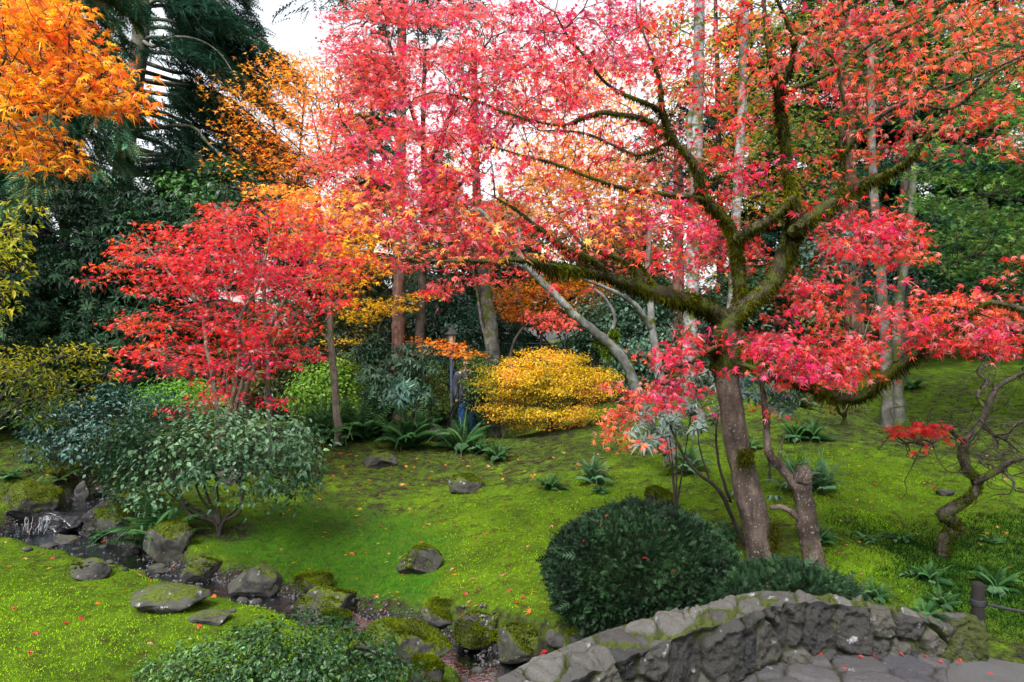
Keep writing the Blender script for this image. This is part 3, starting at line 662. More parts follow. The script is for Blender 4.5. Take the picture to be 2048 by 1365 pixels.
Tg[mv] = P(tX[mv], tY[mv], rng.uniform(5.5, 6.5, mv.sum())); mv2 &= ~mv; Tg[mv2] = P(tX[mv2], tY[mv2], rng.uniform(5.4, 6.4, mv2.sum()))
T.grow(Tg, .0017, .1, .13, 2.5, .15, 60)
T.mesh(sides=16, rough=.14, stop=N_TR+1).build('trunk', M['bark_maple'], mt)
T.mesh(sides=10, rough=.2, skip=N_TR).build('limbs', M['bark_limb'], mt)
mb = MB()
reds = [(212,32,112), (230,46,88), (236,50,58), (240,70,52), (246,124,72)]
def bias_main(p):
    X = 1024+p[:, 0]*F/p[:, 1]; Y = 682.5-(p[:, 2]-EYE)*F/p[:, 1]
    return .22*np.clip((X-1250)/500, -1, .8)+.3*(Y-300)/400*((X < 1300))-.15*(Y > 640)*(X > 1300)
leaves(mb, Tg, 10, (.12, .022), .037, ML7, palette(reds, 1.6, .26, .26, .84, 1.5, 5, bias_main, .27), .55, .55)
st = np.arange(n_limb); 
leaves(mb, pads([(760,400,120,60),(900,480,120,60),(1100,440,160,70),(1280,430,90,60),(1000,330,120,50)], 4.8, .4, .0022), 6, (.12, .03), .042, ML7, palette([(246,170,60), (250,200,90), (248,150,100)], 2, .3, .15, 1.), .5, .5)
mb.build('crown', M['leaf'], mt, False)
# moss coat on the limbs: a lumpy sleeve and hanging tufts
mo = MB(); Tm = Tree(); Tm.p = list(T.p[:n_limb]); Tm.par = list(T.par[:n_limb]); Tm.r = list(T.r[:n_limb])
dirs = np.zeros((n_limb, 3))
for i in range(n_limb):
    if T.par[i] >= 0: dirs[i] = nrm(limb_p[i]-limb_p[T.par[i]])
X_ = 1024+limb_p[:, 0]*F/limb_p[:, 1]; Y_ = 682.5-(limb_p[:, 2]-EYE)*F/limb_p[:, 1]
def moss_amt(p, Y, r):
    a = fbm(p*3.2, 3, 41); up = np.maximum(ss(770, 690, Y), 1.*(np.arange(len(p)) > N_TR)); return np.clip(up*(1.4*a-.18)*(.15+.85*ss(.005, .03, r)), 0, 1)
am = moss_amt(limb_p, Y_, limb_r)
tot = 60000; wt = am*np.maximum(limb_r, .012)*1.0; wt[0:2] = 0; seg_l = np.array([np.linalg.norm(limb_p[i]-limb_p[T.par[i]]) if T.par[i] >= 0 else 0 for i in range(n_limb)])
seg_l = np.minimum(seg_l, .12); wt = wt*seg_l; wt /= wt.sum(); idx = rng.choice(n_limb, tot, p=wt)
par = np.maximum(np.array(T.par[:n_limb]), 0); u = rng.random((tot, 1)); ctr = limb_p[idx]*(1-u)+limb_p[par[idx]]*u
rv = rng.normal(0, 1, (tot, 3)); dd_ = dirs[idx]; rv = rv-(rv*dd_).sum(1, keepdims=True)*dd_; rv = nrm(rv)
rv = nrm(rv+A(0, 0, -.25)); root = ctr+rv*(limb_r[idx]*.9)[:, None]
dn = nrm(rv*1.0+A(0, 0, -.75)+rng.normal(0, .35, (tot, 3))); ln_ = (.010+.075*am[idx]*rng.random(tot)**2.2)*(1+.8*(rv[:, 2] < -.3)); side = nrm(np.cross(dn, rng.normal(0, 1, (tot, 3))))*(.004+.003*rng.random((tot, 1)))
V = np.stack([root-side, root+side, root+dn*ln_[:, None]], 1).reshape(-1, 3)
mc = ramp_cols([(40,40,10), (64,66,10), (100,104,12), (144,148,26)], .4+(fbm(root*4, 2, 9)-.5)*1.6+rv[:, 2]*.15+rng.normal(0, .15, tot))*.62
mo.add(V, np.arange(tot*3).reshape(-1, 3), np.repeat(mc, 3, 0))
for k, (X, Y, wpx, hpx) in enumerate(((1548,1085,13,50),(1490,915,18,22))):   # moss cushions low on the trunk
    n = 900; c = P(X, Y, 5.2); q = rng.normal(0, .45, (n, 3))*A(wpx*5.2/F, .05, hpx*5.2/F)+c
    d = nrm(rng.normal(0, .6, (n, 3))+A(0, -.8, -.5)); s2 = nrm(np.cross(d, rng.normal(0, 1, (n, 3))))*.004
    mo.add(np.stack([q-s2, q+s2, q+d*.03], 1).reshape(-1, 3), np.arange(n*3).reshape(-1, 3), ramp_cols([(50,52,10), (90,96,14)], rng.random(n*3))*.6)
mo.build('moss', M['moss_tuft'], mt, False)
sl_ = Tm.mesh(sides=10, rough=.35, scale=1.0)
Tm.r = list(limb_r*(1+.12*am)+.004*am); Tm.r = [r if a > .12 else r*.8 for r, a in zip(Tm.r, am)]
Tm.mesh(sides=10, rough=.35).build('moss_coat', M['bark_mossy'], mt)

def moss_on(sk, lo, hi, n, parent, amt=1., ln0=.03):
    p_ = np.array(sk.p); r_ = np.array(sk.r); i = rng.integers(max(lo, 1), hi, n*2); q0 = p_[np.array(sk.par)[i]]; u = rng.random((len(i), 1)); c = q0*u+p_[i]*(1-u); ax = nrm(p_[i]-q0+1e-6)
    v = rng.normal(0, 1, (len(i), 3)); v = nrm(v-(v*ax).sum(1, keepdims=True)*ax); k = fbm(c*9+v*.5, 2, 44)+.18*v[:, 2] > .62-.22*amt; c, v, i = c[k], v[k], i[k]; m = len(c); rt = c+v*(r_[i]*.95)[:, None]
    d = nrm(v+A(0, 0, -.2)+rng.normal(0, .5, (m, 3))); s2 = nrm(np.cross(d, rng.normal(0, 1, (m, 3))))*.0035; L0 = ln0*(.2+.8*rng.random((m, 1))**2); b = MB()
    b.add(np.stack([rt-s2, rt+s2, rt+d*L0], 1).reshape(-1, 3), np.arange(m*3).reshape(-1, 3), np.repeat(ramp_cols([(38,42,10), (70,80,12), (116,132,20)], .45+(fbm(c*6, 2, 9)-.5)*1.3+rng.normal(0, .2, m))*.6, 3, 0)); b.build('moss', M['moss_tuft'], parent, False)
# ------------------------------------------------------------------ generic trees and shrubs
def tree(name, label, cat, base, limbs, T_, bark, m, spread, size, tmpl, colf, leafmat='leaf', tip=.003, seg=.2, group=None, tilt=.45, droop=.4,
         sides=8, center=None, up=1., out=.5, grow=True, wob=.12, lift=.15, crown='crown', stem='trunk', frac=1., top=None):
    t = thing(name, label, cat, base, group); sk = Tree()
    for i, (pts, ra) in enumerate(limbs): sk.limb(pts, ra, -1 if i == 0 else None, 6, .15)
    if grow:
        TT = T_ if frac >= 1 else T_[rng.random(len(T_)) < frac]
        sk.grow(TT, tip, seg, wob, 2.4, lift, top)
    sk.mesh(sides=sides, rough=.1).build(stem, M[bark], t)
    b = MB(); leaves(b, T_, m, spread, size, tmpl, colf, tilt, droop, center, up, out); b.build(crown, M[leafmat], t, False)
    return t
def px_limb(pts, D, w0, w1, D1=None):
    pts = np.array(pts, float); D1 = D if D1 is None else D1; Dv = np.linspace(D, D1, len(pts)); return P(pts[:, 0], pts[:, 1], Dv), list(np.linspace(w0, w1, len(pts))*Dv/F/2)

# small red maple on the left
D = 9.4; b_ = on(440, 880, D)
pl_ = [(430,440,40,22),(520,440,75,25),(600,465,70,28),(300,480,70,24),(400,495,90,28),(500,505,100,32),(610,525,80,30),(255,515,45,15),(205,543,32,11),(330,552,90,24),(450,560,110,28),
 (570,580,90,28),(645,600,50,20),(300,640,60,16),(390,615,80,22),(490,640,90,22),(580,650,60,18),(265,655,45,10),(350,700,85,18),(450,690,80,18),(540,690,60,18),(300,722,55,13),(390,745,75,16),
 (500,740,65,16),(590,720,60,13),(625,690,30,10),(460,780,55,12),(400,800,45,10),(560,800,36,9),(355,830,32,9),(255,757,28,7),(450,455,60,20),(690,545,40,20),(660,480,40,20)]
pl_ = [(a+rng.normal(0, 8), b+rng.normal(0, 7), c*.9, d*1.7) for a, b, c, d in pl_]; Tg = pads(pl_, D, .65, .018)
bia = lambda p: (p[:, 2]-2.2)*.22
tree('red_maple_tree', 'small bright scarlet maple with several slim stems beside the left shrub', 'tree', b_,
     [px_limb([(436,900),(438,850),(428,770),(415,700),(400,620),(350,560),(300,500)], D, 14, 4), px_limb([(440,880),(465,800),(478,720),(480,640),(520,560),(540,470)], D, 12, 4, D-.4),
      px_limb([(445,880),(475,830),(500,760),(530,680),(570,600),(620,530)], D, 12, 4, D+.3), px_limb([(440,880),(470,820),(490,700),(455,590),(430,480)], D, 10, 4, D+.5)],
     Tg, 'bark_brown', 8, (.2, .02), .05, ML7, palette([(206,34,96), (222,38,78), (236,42,50), (246,66,40), (250,112,44)], 1.1, .2, .24, .88, 1.2, 6, bia, .12), tip=.0025, seg=.14)

# orange maple reaching in from the left, trunk outside the frame
D = 4.3; b_ = A(-4.6, 4.6, G(-4.6, 4.6))
pl_ = [(30,20,80,30),(110,40,60,28),(150,80,40,30),(60,100,80,35),(20,150,50,40),(230,165,50,28),(150,190,95,32),(60,195,80,35),(215,215,60,20),(40,265,60,35),(90,295,50,30),(120,325,36,20),(20,320,25,20),(165,345,12,8),(-60,60,60,60),(-60,200,60,60),(265,200,25,12),(190,130,60,25),(110,150,60,30),(250,215,36,14),(60,20,110,30)]
Tg = pads(pl_, D, .35, .015)
q = np.array([b_+A(0, 0, -.1), b_+A(.05, 0, .9), b_+A(.25, -.05, 1.9), b_+A(.7, -.1, 2.5), b_+A(1.2, -.2, 3.2)])
tree('orange_maple_tree', 'orange leaved maple branch reaching in from the upper left edge', 'tree', b_, [(q, [.09, .08, .065, .04, .02]), px_limb([(-140,200),(0,215),(60,228),(110,215),(180,200)], D, 16, 4, 4.2)],
     Tg, 'bark_dark', 7, (.12, .025), .042, ML7, palette([(236,104,36), (246,150,30), (250,176,30), (252,192,50), (236,120,40), (200,90,30)], 1.5, .28, .24, .9, 1.5, 8), tip=.0022, seg=.12)

# leaning white stemmed tree on the slope
D = 8.4; b_ = on(1342, 965, D)
lim = [px_limb([(1342,985),(1342,950),(1338,900),(1330,850),(1325,790),(1318,740),(1308,680),(1300,610),(1296,540),(1300,450)], D, 32, 8),
       px_limb([(1338,905),(1305,865),(1285,820),(1270,775),(1250,725),(1212,682),(1160,640),(1110,590),(1060,540),(1025,490),(985,447),(960,420)], D, 27, 8, D-.3),
       px_limb([(1212,682),(1230,640),(1212,600),(1180,570)], D, 9, 4), px_limb([(1305,660),(1270,610),(1220,580),(1165,558)], D, 13, 5, D-.4), px_limb([(1060,540),(1020,525),(940,525),(860,520)], D-.2, 7, 3),
       px_limb([(1030,498),(1040,470),(1030,430)], D, 6, 3)]
Tg = pads([(985,440,40,20),(940,430,60,20),(880,505,60,12),(1050,430,40,20),(1290,450,60,30)], D-.2, .3, .012)
t = tree('leaning_maple_tree', 'pale grey tree leaning left in a long bare curve above the yellow shrub', 'tree', b_, lim, Tg, 'bark_pale', 5, (.15, .04), .055, ML5, palette([(214,70,70), (236,130,60), (246,190,50)], 1, .3), sides=10)
for (X, Y, rx, ry) in ((1212,685,22,14),(1215,700,14,18),(1228,668,10,10),(1342,940,20,22),(1255,728,8,6)):
    mq = MB(); n = 500; c = P(X, Y, D-.08); q = c+rng.normal(0, .45, (n, 3))*A(rx*D/F, .05, ry*D/F); d = nrm(rng.normal(0, .5, (n, 3))+A(0, -.3, -.6)); s2 = nrm(np.cross(d, rng.normal(0, 1, (n, 3))))*.007
    mq.add(np.stack([q-s2, q+s2, q+d*.05], 1).reshape(-1, 3), np.arange(n*3).reshape(-1, 3), ramp_cols([(60,80,14), (110,140,30)], np.repeat(rng.random(n), 3))*.6)
    mq.build('moss', M['moss_tuft'], t, False)

# yellow dome shrub
D = 12.; b_ = on(1100, 870, D)
yl = []
for _ in range(190):
    a_, q_ = rng.uniform(0, 2*math.pi), math.sqrt(rng.random()); ux, uy = q_*math.cos(a_), q_*math.sin(a_); dz_ = math.sqrt(max(0, 1-q_*q_))
    yl.append((1096+ux*128, 780+uy*(78 if uy < 0 else 84), rng.uniform(18, 42), rng.uniform(5, 12), D+.3-dz_*rng.uniform(.2, 1.1)))
Tg = pads(yl, D, .15, .052)
tree('yellow_shrub', 'broad rounded golden yellow shrub at the back of the lawn', 'shrub', b_, [(np.array([b_, b_+A(0, 0, .3), b_+A(-.1, 0, .7)]), [.05, .04, .02]), (np.array([b_, b_+A(.3, 0, .35), b_+A(.6, 0, .7)]), [.04, .03, .015])],
     Tg, 'bark_dark', 9, (.13, .02), .032, OV, palette([(150,140,16), (204,172,16), (232,192,22), (240,184,40), (244,168,90)], 1.6, .25, .2, .9, 1.9, 12, lambda p: (.55-p[:, 2])*.3), tip=.002, seg=.2, frac=.35, tilt=.6, center=P(1095, 820, D))
# slim trunk with orange and yellow crown behind the small red maple
D = 11.; b_ = on(677, 870, D)
Tg = pads([(560,390,70,18,12),(650,400,70,25),(700,440,40,25),(620,450,80,25),(680,500,60,30),(600,490,60,22),(720,480,40,25),(640,560,50,20),(700,570,40,20),(740,540,30,14),(520,380,40,10),(700,520,60,30),(640,400,60,14),(590,420,60,20)], D, .5, .03)
tree('golden_maple_tree', 'slender straight maple with mixed gold and orange crown beside the small scarlet maple', 'tree', b_, [px_limb([(678,890),(674,840),(668,760),(662,680),(660,600),(664,540),(672,470),(668,420)], D, 19, 6), px_limb([(660,600),(690,560),(715,500)], D, 6, 3), px_limb([(664,540),(610,480),(560,410)], D, 7, 3)],
     Tg, 'bark_brown', 7, (.18, .04), .06, ML5, palette([(238,104,60), (244,160,40), (246,190,40), (240,200,50)], .9, .25, .14, .95), seg=.2)
# tall rosy maple behind
D = 13.5; b_ = on(830, 860, D)
Tg = pads([(760,20,60,20),(840,30,90,25),(930,30,70,25),(720,80,70,22),(800,110,90,25),(880,120,80,25),(960,100,70,30),(690,120,50,20),(730,190,80,25),(820,190,80,25),(900,210,80,25),(980,170,60,30),(680,240,50,18),(760,260,90,22),(850,270,80,22),
  (930,280,70,25),(680,310,40,15),(740,340,80,20),(830,345,80,20),(910,350,60,20),(700,390,60,16),(780,400,80,20),(860,420,70,20),(800,460,70,16),(740,450,50,14),(900,470,60,16),(960,520,60,14),(820,530,60,10),(1000,480,60,16),(680,35,30,14),(1030,40,60,30),(1040,120,60,30),(1120,60,60,30),(1200,110,60,30),(1110,160,60,30),(1250,40,60,30),(1180,200,60,24),(1290,120,50,30),(940,420,60,25),(700,440,50,20),(640,330,30,12),(880,390,60,20),(760,150,80,30),(1050,220,60,30),(980,250,60,30)], D, .7, .034)
tree('rosy_maple_tree', 'tall rose red maple standing behind in the upper middle', 'tree', b_, [px_limb([(835,880),(838,760),(842,640),(846,500),(850,380),(846,250),(850,100)], D, 26, 7), px_limb([(846,480),(790,400),(740,330),(690,250)], D, 12, 4), px_limb([(850,350),(900,230),(950,120)], D, 12, 4),
     px_limb([(848,300),(800,150),(770,60)], D, 10, 4), px_limb([(850,420),(930,360),(990,290)], D, 10, 4)],
     Tg, 'bark_dark', 9, (.24, .05), .075, ML5, palette([(214,62,96), (230,76,92), (236,84,74), (240,112,92)], .6, .26, .24, .9, 1.4, 15, None, .2), seg=.3, tip=.004)
# sparse orange tree against the sky
D = 18.; b_ = on(560, 860, D)
Tg = pads([(520,160,60,30),(560,120,40,20),(600,200,60,30),(680,150,60,30),(720,120,30,20),(520,220,50,25),(640,250,70,30),(570,260,50,25),(700,220,40,30),(600,310,60,25),(660,330,40,20),(480,200,30,20),(560,340,60,25),(500,300,40,20),(640,290,60,30),(470,250,50,30),(440,180,40,30),(520,290,70,40),(580,180,70,50),(430,330,50,20),(690,270,50,40),(620,350,90,30),(520,350,70,20),(660,200,70,50),(610,140,50,40)], D, 1., .026)
tree('orange_birch_tree', 'thin sparse orange leaved tree against the white sky upper left of centre', 'tree', b_, [px_limb([(600,870),(605,700),(600,560),(590,420),(560,300),(530,170)], D, 12, 4), px_limb([(598,520),(640,380),(680,200)], D, 8, 3), px_limb([(592,420),(600,300),(610,180)], D, 6, 3)],
     Tg, 'bark_dark', 6, (.4, .12), .1, ML3, palette([(240,130,50), (244,160,40), (248,190,80)], .6, .3, .2, 1.), seg=.4, tip=.006)
# peach-yellow far tree behind the big maple
D = 17.; b_ = on(1190, 840, D)
Tg = pads([(1080,300,70,30),(1150,270,80,30),(1230,300,70,30),(1200,360,90,30),(1120,370,80,30),(1290,330,60,30),(1050,370,60,25),(1280,400,60,25),(1180,430,80,25),(1090,430,60,20),(1340,250,50,40),(1250,230,60,25),(1380,180,50,40),(1450,300,60,40),(1340,450,60,20),(1130,330,120,50),(1250,370,120,50),(1010,420,60,30),(1180,480,120,24),(1300,500,80,24),(1080,200,80,50),(1200,170,80,50),(1320,360,80,60),(1150,400,130,60)], D, 1., .026)
tree('peach_maple_tree', 'pale peach and yellow maple behind the big red maple', 'tree', b_, [px_limb([(1190,860),(1190,700),(1188,560),(1180,440),(1150,320)], D, 18, 6), px_limb([(1188,540),(1250,420),(1310,300),(1360,200)], D, 10, 4), px_limb([(1188,520),(1110,420),(1070,330)], D, 8, 3)],
     Tg, 'bark_brown', 8, (.4, .12), .1, ML3, palette([(246,160,112), (244,180,100), (248,196,80), (240,160,60)], .6, .3, .12, 1.05), seg=.4, tip=.006)
# amber tree behind the pale trunk
D = 16.; b_ = on(1060, 850, D)
Tg = pads([(1040,590,50,20),(1100,580,60,20),(1150,610,50,20),(1060,630,60,14),(1020,620,30,20),(1180,590,40,16),(1120,560,50,16),(1050,600,60,40),(1160,570,70,30)], D, .7, .04)
tree('amber_maple_tree', 'small amber yellow tree between the grey trunk and the leaning pale tree', 'tree', b_, [px_limb([(1075,860),(1080,740),(1085,640),(1090,580)], D, 8, 4)], Tg, 'bark_dark', 8, (.25, .06), .08, ML3, palette([(210,140,20), (230,160,20), (220,120,30)], .8, .3, .14, .95), seg=.3)
# pink layered branch
D = 13.; b_ = on(1015, 840, D)
tree('pink_maple_tree', 'low pink layered maple spray under the leaning pale tree', 'tree', b_, [px_limb([(1012,870),(1015,760),(1030,680),(1070,640),(1120,645)], D, 8, 3)], pads([(1070,632,40,9),(1110,640,40,12),(1135,650,25,8),(1095,655,35,6),(980,560,50,10),(1050,540,50,9)], D, .4, .05), 'bark_dark', 8, (.18, .03), .055, ML5,
     palette([(220,70,90), (230,90,96), (236,100,70)], 1, .25, .14, .95), seg=.2)
# yellow layered maple
D = 13.5; b_ = on(735, 860, D)
tree('yellow_maple_tree', 'thin dark stemmed maple with flat lemon yellow layers in front of the brown cedar trunk', 'tree', b_, [px_limb([(745,880),(750,780),(752,700),(760,650),(790,610)], D, 7, 3), px_limb([(750,720),(710,690),(670,683)], D, 4, 2)], pads([(740,610,50,12),(790,612,50,12),(830,595,40,8),(860,588,25,6),(760,630,40,8),(700,625,30,8),(690,683,48,6),(720,640,30,6)], D, .4, .05), 'bark_dark', 8, (.18, .025), .055, ML5,
     palette([(214,176,20), (234,196,24), (224,160,20)], 1, .25, .14, .95), seg=.2)
D = 13.; b_ = on(860, 880, D)
tree('orange_maple_tree', 'low spreading orange maple spray in front of the lamp post', 'tree', b_, [px_limb([(862,895),(860,800),(850,740),(860,700),(900,705)], D-.1, 7, 3)], pads([(850,685,35,9),(890,695,45,10),(930,708,30,8),(870,705,40,7),(940,712,20,5)], D, .35, .055), 'bark_dark', 8, (.18, .025), .055, ML5,
     palette([(230,130,26), (240,150,30), (236,120,40)], 1, .25, .14, .95), seg=.2)

# bare or background trunks with sparse crowns
def trunk_tree(name, label, pts, D, w0, w1, bark, crown, n, size, cols, tm, sp=(.5, .15), leafmat='leaf', cat='tree', extra=(), tip=.008, m=7):
    b = on(pts[0][0], pts[0][1], D); l0 = px_limb(pts, D, w0, w1); l0[0][0] = b+A(0, 0, -.1)
    return tree(name, label, cat, b, [l0]+[px_limb(e[0], D, e[1], e[2]) for e in extra], blobs(crown, n, .3), bark, m, sp, size, tm, palette(cols, .5, .3), leafmat, tip=tip, seg=.5, sides=10)
G_ = [(30,62,36), (44,84,44), (64,110,56)]; GD = [(20,46,30), (32,62,40), (48,84,54)]
trunk_tree('grey_trunk_tree', 'upright pale grey trunk with a mossy foot left of the yellow shrub', [(988,745),(985,700),(978,640),(970,580),(962,520),(955,440),(950,300),(948,120)], 14, 32, 12, 'bark_grey', [(950,120,120,90,14.3,1.5)], 40, .1, [(60,90,40), (110,120,50)], ML3,
  extra=[([(985,735),(975,690),(962,640),(955,590),(945,540)], 9, 4)])
trunk_tree('cedar_tree', 'straight reddish brown cedar trunk behind the rhododendron', [(795,780),(796,720),(797,640),(798,560),(800,400),(802,200),(804,0),(806,-300)], 17, 30, 16, 'bark_cedar', [(800,-80,200,160,17,2.)], 150, .5, GD, SP, (.8, .3), 'needle')
trunk_tree('birch_tree', 'white birch trunk rising behind the centre of the big maple', [(1372,830),(1378,700),(1384,560),(1390,400),(1394,250),(1398,100),(1400,-60),(1402,-300)], 11.5, 28, 20, 'bark_birch', [(1400,-260,300,160,11.5,2.)], 120, .1, [(120,130,40), (200,170,40)], OV,
  extra=[([(1390,400),(1382,300),(1378,240),(1405,170)], 16, 10)])
trunk_tree('birch_tree', 'thinner white birch trunk right of the larger birch', [(1452,820),(1460,700),(1466,560),(1474,400),(1482,250),(1487,100),(1490,-60),(1492,-300)], 12.5, 22, 15, 'bark_birch', [(1500,-260,260,160,12.5,2.)], 120, .1, [(120,130,40), (200,170,40)], OV)
trunk_tree('beech_tree', 'smooth pale grey twin trunk on the mossy slope at right', [(1778,870),(1776,800),(1772,700),(1765,600),(1755,480),(1745,330),(1740,100)], 10.4, 26, 13, 'bark_grey', [(1750,60,160,120,10.8,1.2)], 90, .09, [(70,110,40), (160,150,50)], OV,
  extra=[([(1795,865),(1796,800),(1794,720),(1796,620),(1815,500),(1830,330)], 27, 12)])
trunk_tree('cedar_tree', 'dark red cedar trunk behind the bare stemmed rhododendron at right', [(1712,760),(1710,680),(1706,600),(1702,500),(1698,380),(1694,200),(1690,0)], 13.5, 40, 26, 'bark_cedar', [(1700,-60,160,160,13.5,1.5)], 90, .4, GD, SP, (.6, .3), 'needle')
trunk_tree('cedar_tree', 'short dark cedar trunk low behind the big maple trunk', [(1362,790),(1360,700),(1358,600),(1356,480),(1356,300)], 15, 30, 18, 'bark_cedar', [(1356,300,80,100,15.3,1.2)], 50, .4, GD, SP, (.6, .3), 'needle')
trunk_tree('dark_trunk_tree', 'thin dark trunk leaning in shade left of the small scarlet maple', [(300,820),(312,720),(300,640),(285,590),(262,540)], 13, 26, 12, 'bark_dark', [(250,440,110,60,13.2,1.)], 70, .16, GD, WH, (.4, .2), 'leaf_gloss')
trunk_tree('dark_trunk_tree', 'thick black shaded trunk behind the small scarlet maple', [(500,850),(502,780),(504,700),(500,620),(495,520),(490,380)], 14, 28, 16, 'bark_dark', [(480,420,120,60,14.3,1.)], 80, .12, GD, OV, (.4, .2), 'leaf_gloss')
trunk_tree('young_tree', 'slim pale stem just right of the small scarlet maple stems', [(541,858),(538,790),(536,720),(530,640),(528,560)], 10.6, 13, 7, 'bark_grey', [(530,540,50,30,10.8,.4)], 12, .06, [(220,60,60), (236,110,50)], ML5, (.2, .05))

# conifers
def conifer(name, label, pts, D, w0, w1, bark, H0, H1, spread, nbr, dens, cols, size, droop, tm, az=None, group=None, wv=.5, hang=.3, mat='needle', taper=.75):
    b = on(pts[0][0], pts[0][1], D); t = thing(name, label, 'tree', b, group); sk = Tree(); l0 = px_limb(pts, D, w0, w1); l0[0][0] = b+A(0, 0, -.1); sk.limb(l0[0], l0[1], -1, 6, .05)
    tr = np.array(sk.p); mb = MB(); O = []; Dr = []
    for i in range(nbr):
        h = b[2]+H0+(H1-H0)*(i+rng.random())/nbr; k = np.abs(tr[:, 2]-h).argmin(); o = tr[k]; fr = (h-b[2]-H0)/(H1-H0)
        Lb = spread*(1-fr*taper)*rng.uniform(.7, 1.15); a = rng.uniform(*az) if az else rng.uniform(0, 2*math.pi); d = A(math.cos(a), math.sin(a), 0); s_ = A(-d[1], d[0], 0)
        u = np.linspace(0, 1, 6); q = o+d*u[:, None]*Lb+A(0, 0, 1)*(Lb*(.12*u-droop*u*u))[:, None]; q[1:] += rng.normal(0, .03*Lb, (5, 3))
        sk.limb(q, [max(.012, sk.r[k]*.28), .008], int(k), 3)
        n = int(dens*Lb*1.6); uu = rng.uniform(.12, 1, n)**.8; pos = np.stack([np.interp(uu, u, q[:, j]) for j in range(3)], 1)
        lat = rng.uniform(-1, 1, n); wdt = Lb*.24*np.sin(np.clip(uu*1.05, 0, 1)*math.pi*.9+.15)*wv*2
        pos = pos+s_*(lat*wdt)[:, None]+A(0, 0, -1)*(np.abs(lat)*wdt*.35+hang*size*rng.random(n))[:, None]
        O.append(pos); Dr.append(d*.8+s_*lat[:, None]*.9+A(0, 0, -hang)+rng.normal(0, .25, (n, 3)))
    sk.mesh(sides=7).build('trunk', M[bark], t)
    O = np.vstack(O); dv = np.vstack(Dr); n = len(O); Z = nrm(A(0, 0, 1)+rng.normal(0, .35, (n, 3))); Yv = nrm(dv-(dv*Z).sum(1, keepdims=True)*Z*.7); Z = nrm(Z-(Z*Yv).sum(1, keepdims=True)*Yv); X = np.cross(Yv, Z)
    c = palette(cols, .5, .28, gain=1.)(O); S_ = size*rng.uniform(.7, 1.3, n); ti = rng.integers(0, len(tm), n)
    for k, (tv_, tf) in enumerate(tm):
        s_ = ti == k; v = O[s_][:, None]+S_[s_][:, None, None]*(tv_[None, :, 0:1]*X[s_][:, None]+tv_[None, :, 1:2]*Yv[s_][:, None]+tv_[None, :, 2:3]*Z[s_][:, None]); q = len(v)
        mb.add(v.reshape(-1, 3), (tf[None]+(np.arange(q)*len(tv_))[:, None, None]).reshape(-1, 3), np.repeat(c[s_], len(tv_), 0))
    mb.build('crown', M[mat], t, False); return t
TEAL = [(40,82,64), (58,110,84), (84,136,104), (120,120,74)]; DARK = [(24,52,42), (38,76,60), (60,100,80)]
conifer('spruce_tree', 'tall grey trunked spruce with dark drooping boughs on the upper left', [(238,860),(240,600),(246,350),(262,200),(280,80),(290,-60),(296,-250),(300,-500)], 19, 46, 24, 'bark_grey', 5.4, 15., 5.6, 46, 44, DARK, .5, .55, SP, (-.6, 1.1), None, .5, .7)
conifer('cypress_tree', 'soft blue green weeping cypress in front of the spruce trunk', [(120,860),(125,600),(135,350),(145,100),(150,-250)], 16, 26, 10, 'bark_dark', .8, 11., 1.9, 110, 80, TEAL, .34, .55, SP, None, None, .6, 1.1, taper=.35)
conifer('cypress_tree', 'dark green cypress at the far left behind the yellow green branch', [(20,860),(20,500),(15,200),(10,-100)], 17.5, 26, 10, 'bark_dark', .5, 10, 2.8, 80, 55, DARK, .45, .5, SP, None, None, .6, .8)
conifer('cypress_tree', 'unseen tall cypress added just outside the right edge of the frame to cast shade', [(2700,900),(2702,500),(2705,0),(2706,-700)], 7.5, 60, 20, 'bark_cedar', 1.8, 9., 2.6, 70, 40, DARK, .4, .4, SPF, None, None, .6, .7)  # out of view, added to shade the right side
conifer('cypress_tree', 'unseen tall cypress added outside the left edge to shade the bank beyond the stream', [(-420,900),(-420,500),(-418,0),(-417,-600)], 9.5, 60, 20, 'bark_dark', 1.4, 10., 3., 80, 40, DARK, .45, .4, SPF, None, None, .6, .7)  # out of view, added to throw shade over the left back
bgc = [(-330,24,12),(-150,27,15),(-20,29,13),(330,33,7.5),(420,33,5.5),(740,34,16),(880,40,12),(1000,34,8),(1500,27,14),(1620,25,13),(1760,22,14),(1880,20,15),(1990,24,17),(2120,20,15),(2330,22,16),(1240,33,7)]
for i, (X, D, H) in enumerate(bgc):
    lb = 'tall dark conifer far back, ' + ['beyond the left edge', 'behind the left cypress', 'behind the weeping cypress', 'right of the spruce', 'below the white sky gap', 'behind the rosy maple', 'right of the rosy maple', 'behind the grey trunk', 'behind the thin birch', 'left of the dark cedar trunk', 'behind the twin beech', 'behind the green layered tree', 'in the upper right corner', 'at the right edge', 'beyond the right edge', 'behind the peach maple'][i]
    zt = G((X-1024)*D/F, D)
    ptop = 682.5-(zt+H-EYE)*F/D
    conifer('conifer_tree', lb, [(X,750),(X+2,400),(X+3,ptop)], D, 30*20/D, 4, 'bark_dark', .8, H*.98, 3.2, 64, 26, DARK if i % 3 else [(30,56,34), (46,78,42), (70,100,50)], .8, .4, SPF, None, 'tall conifers at the back of the garden', .6, .6)

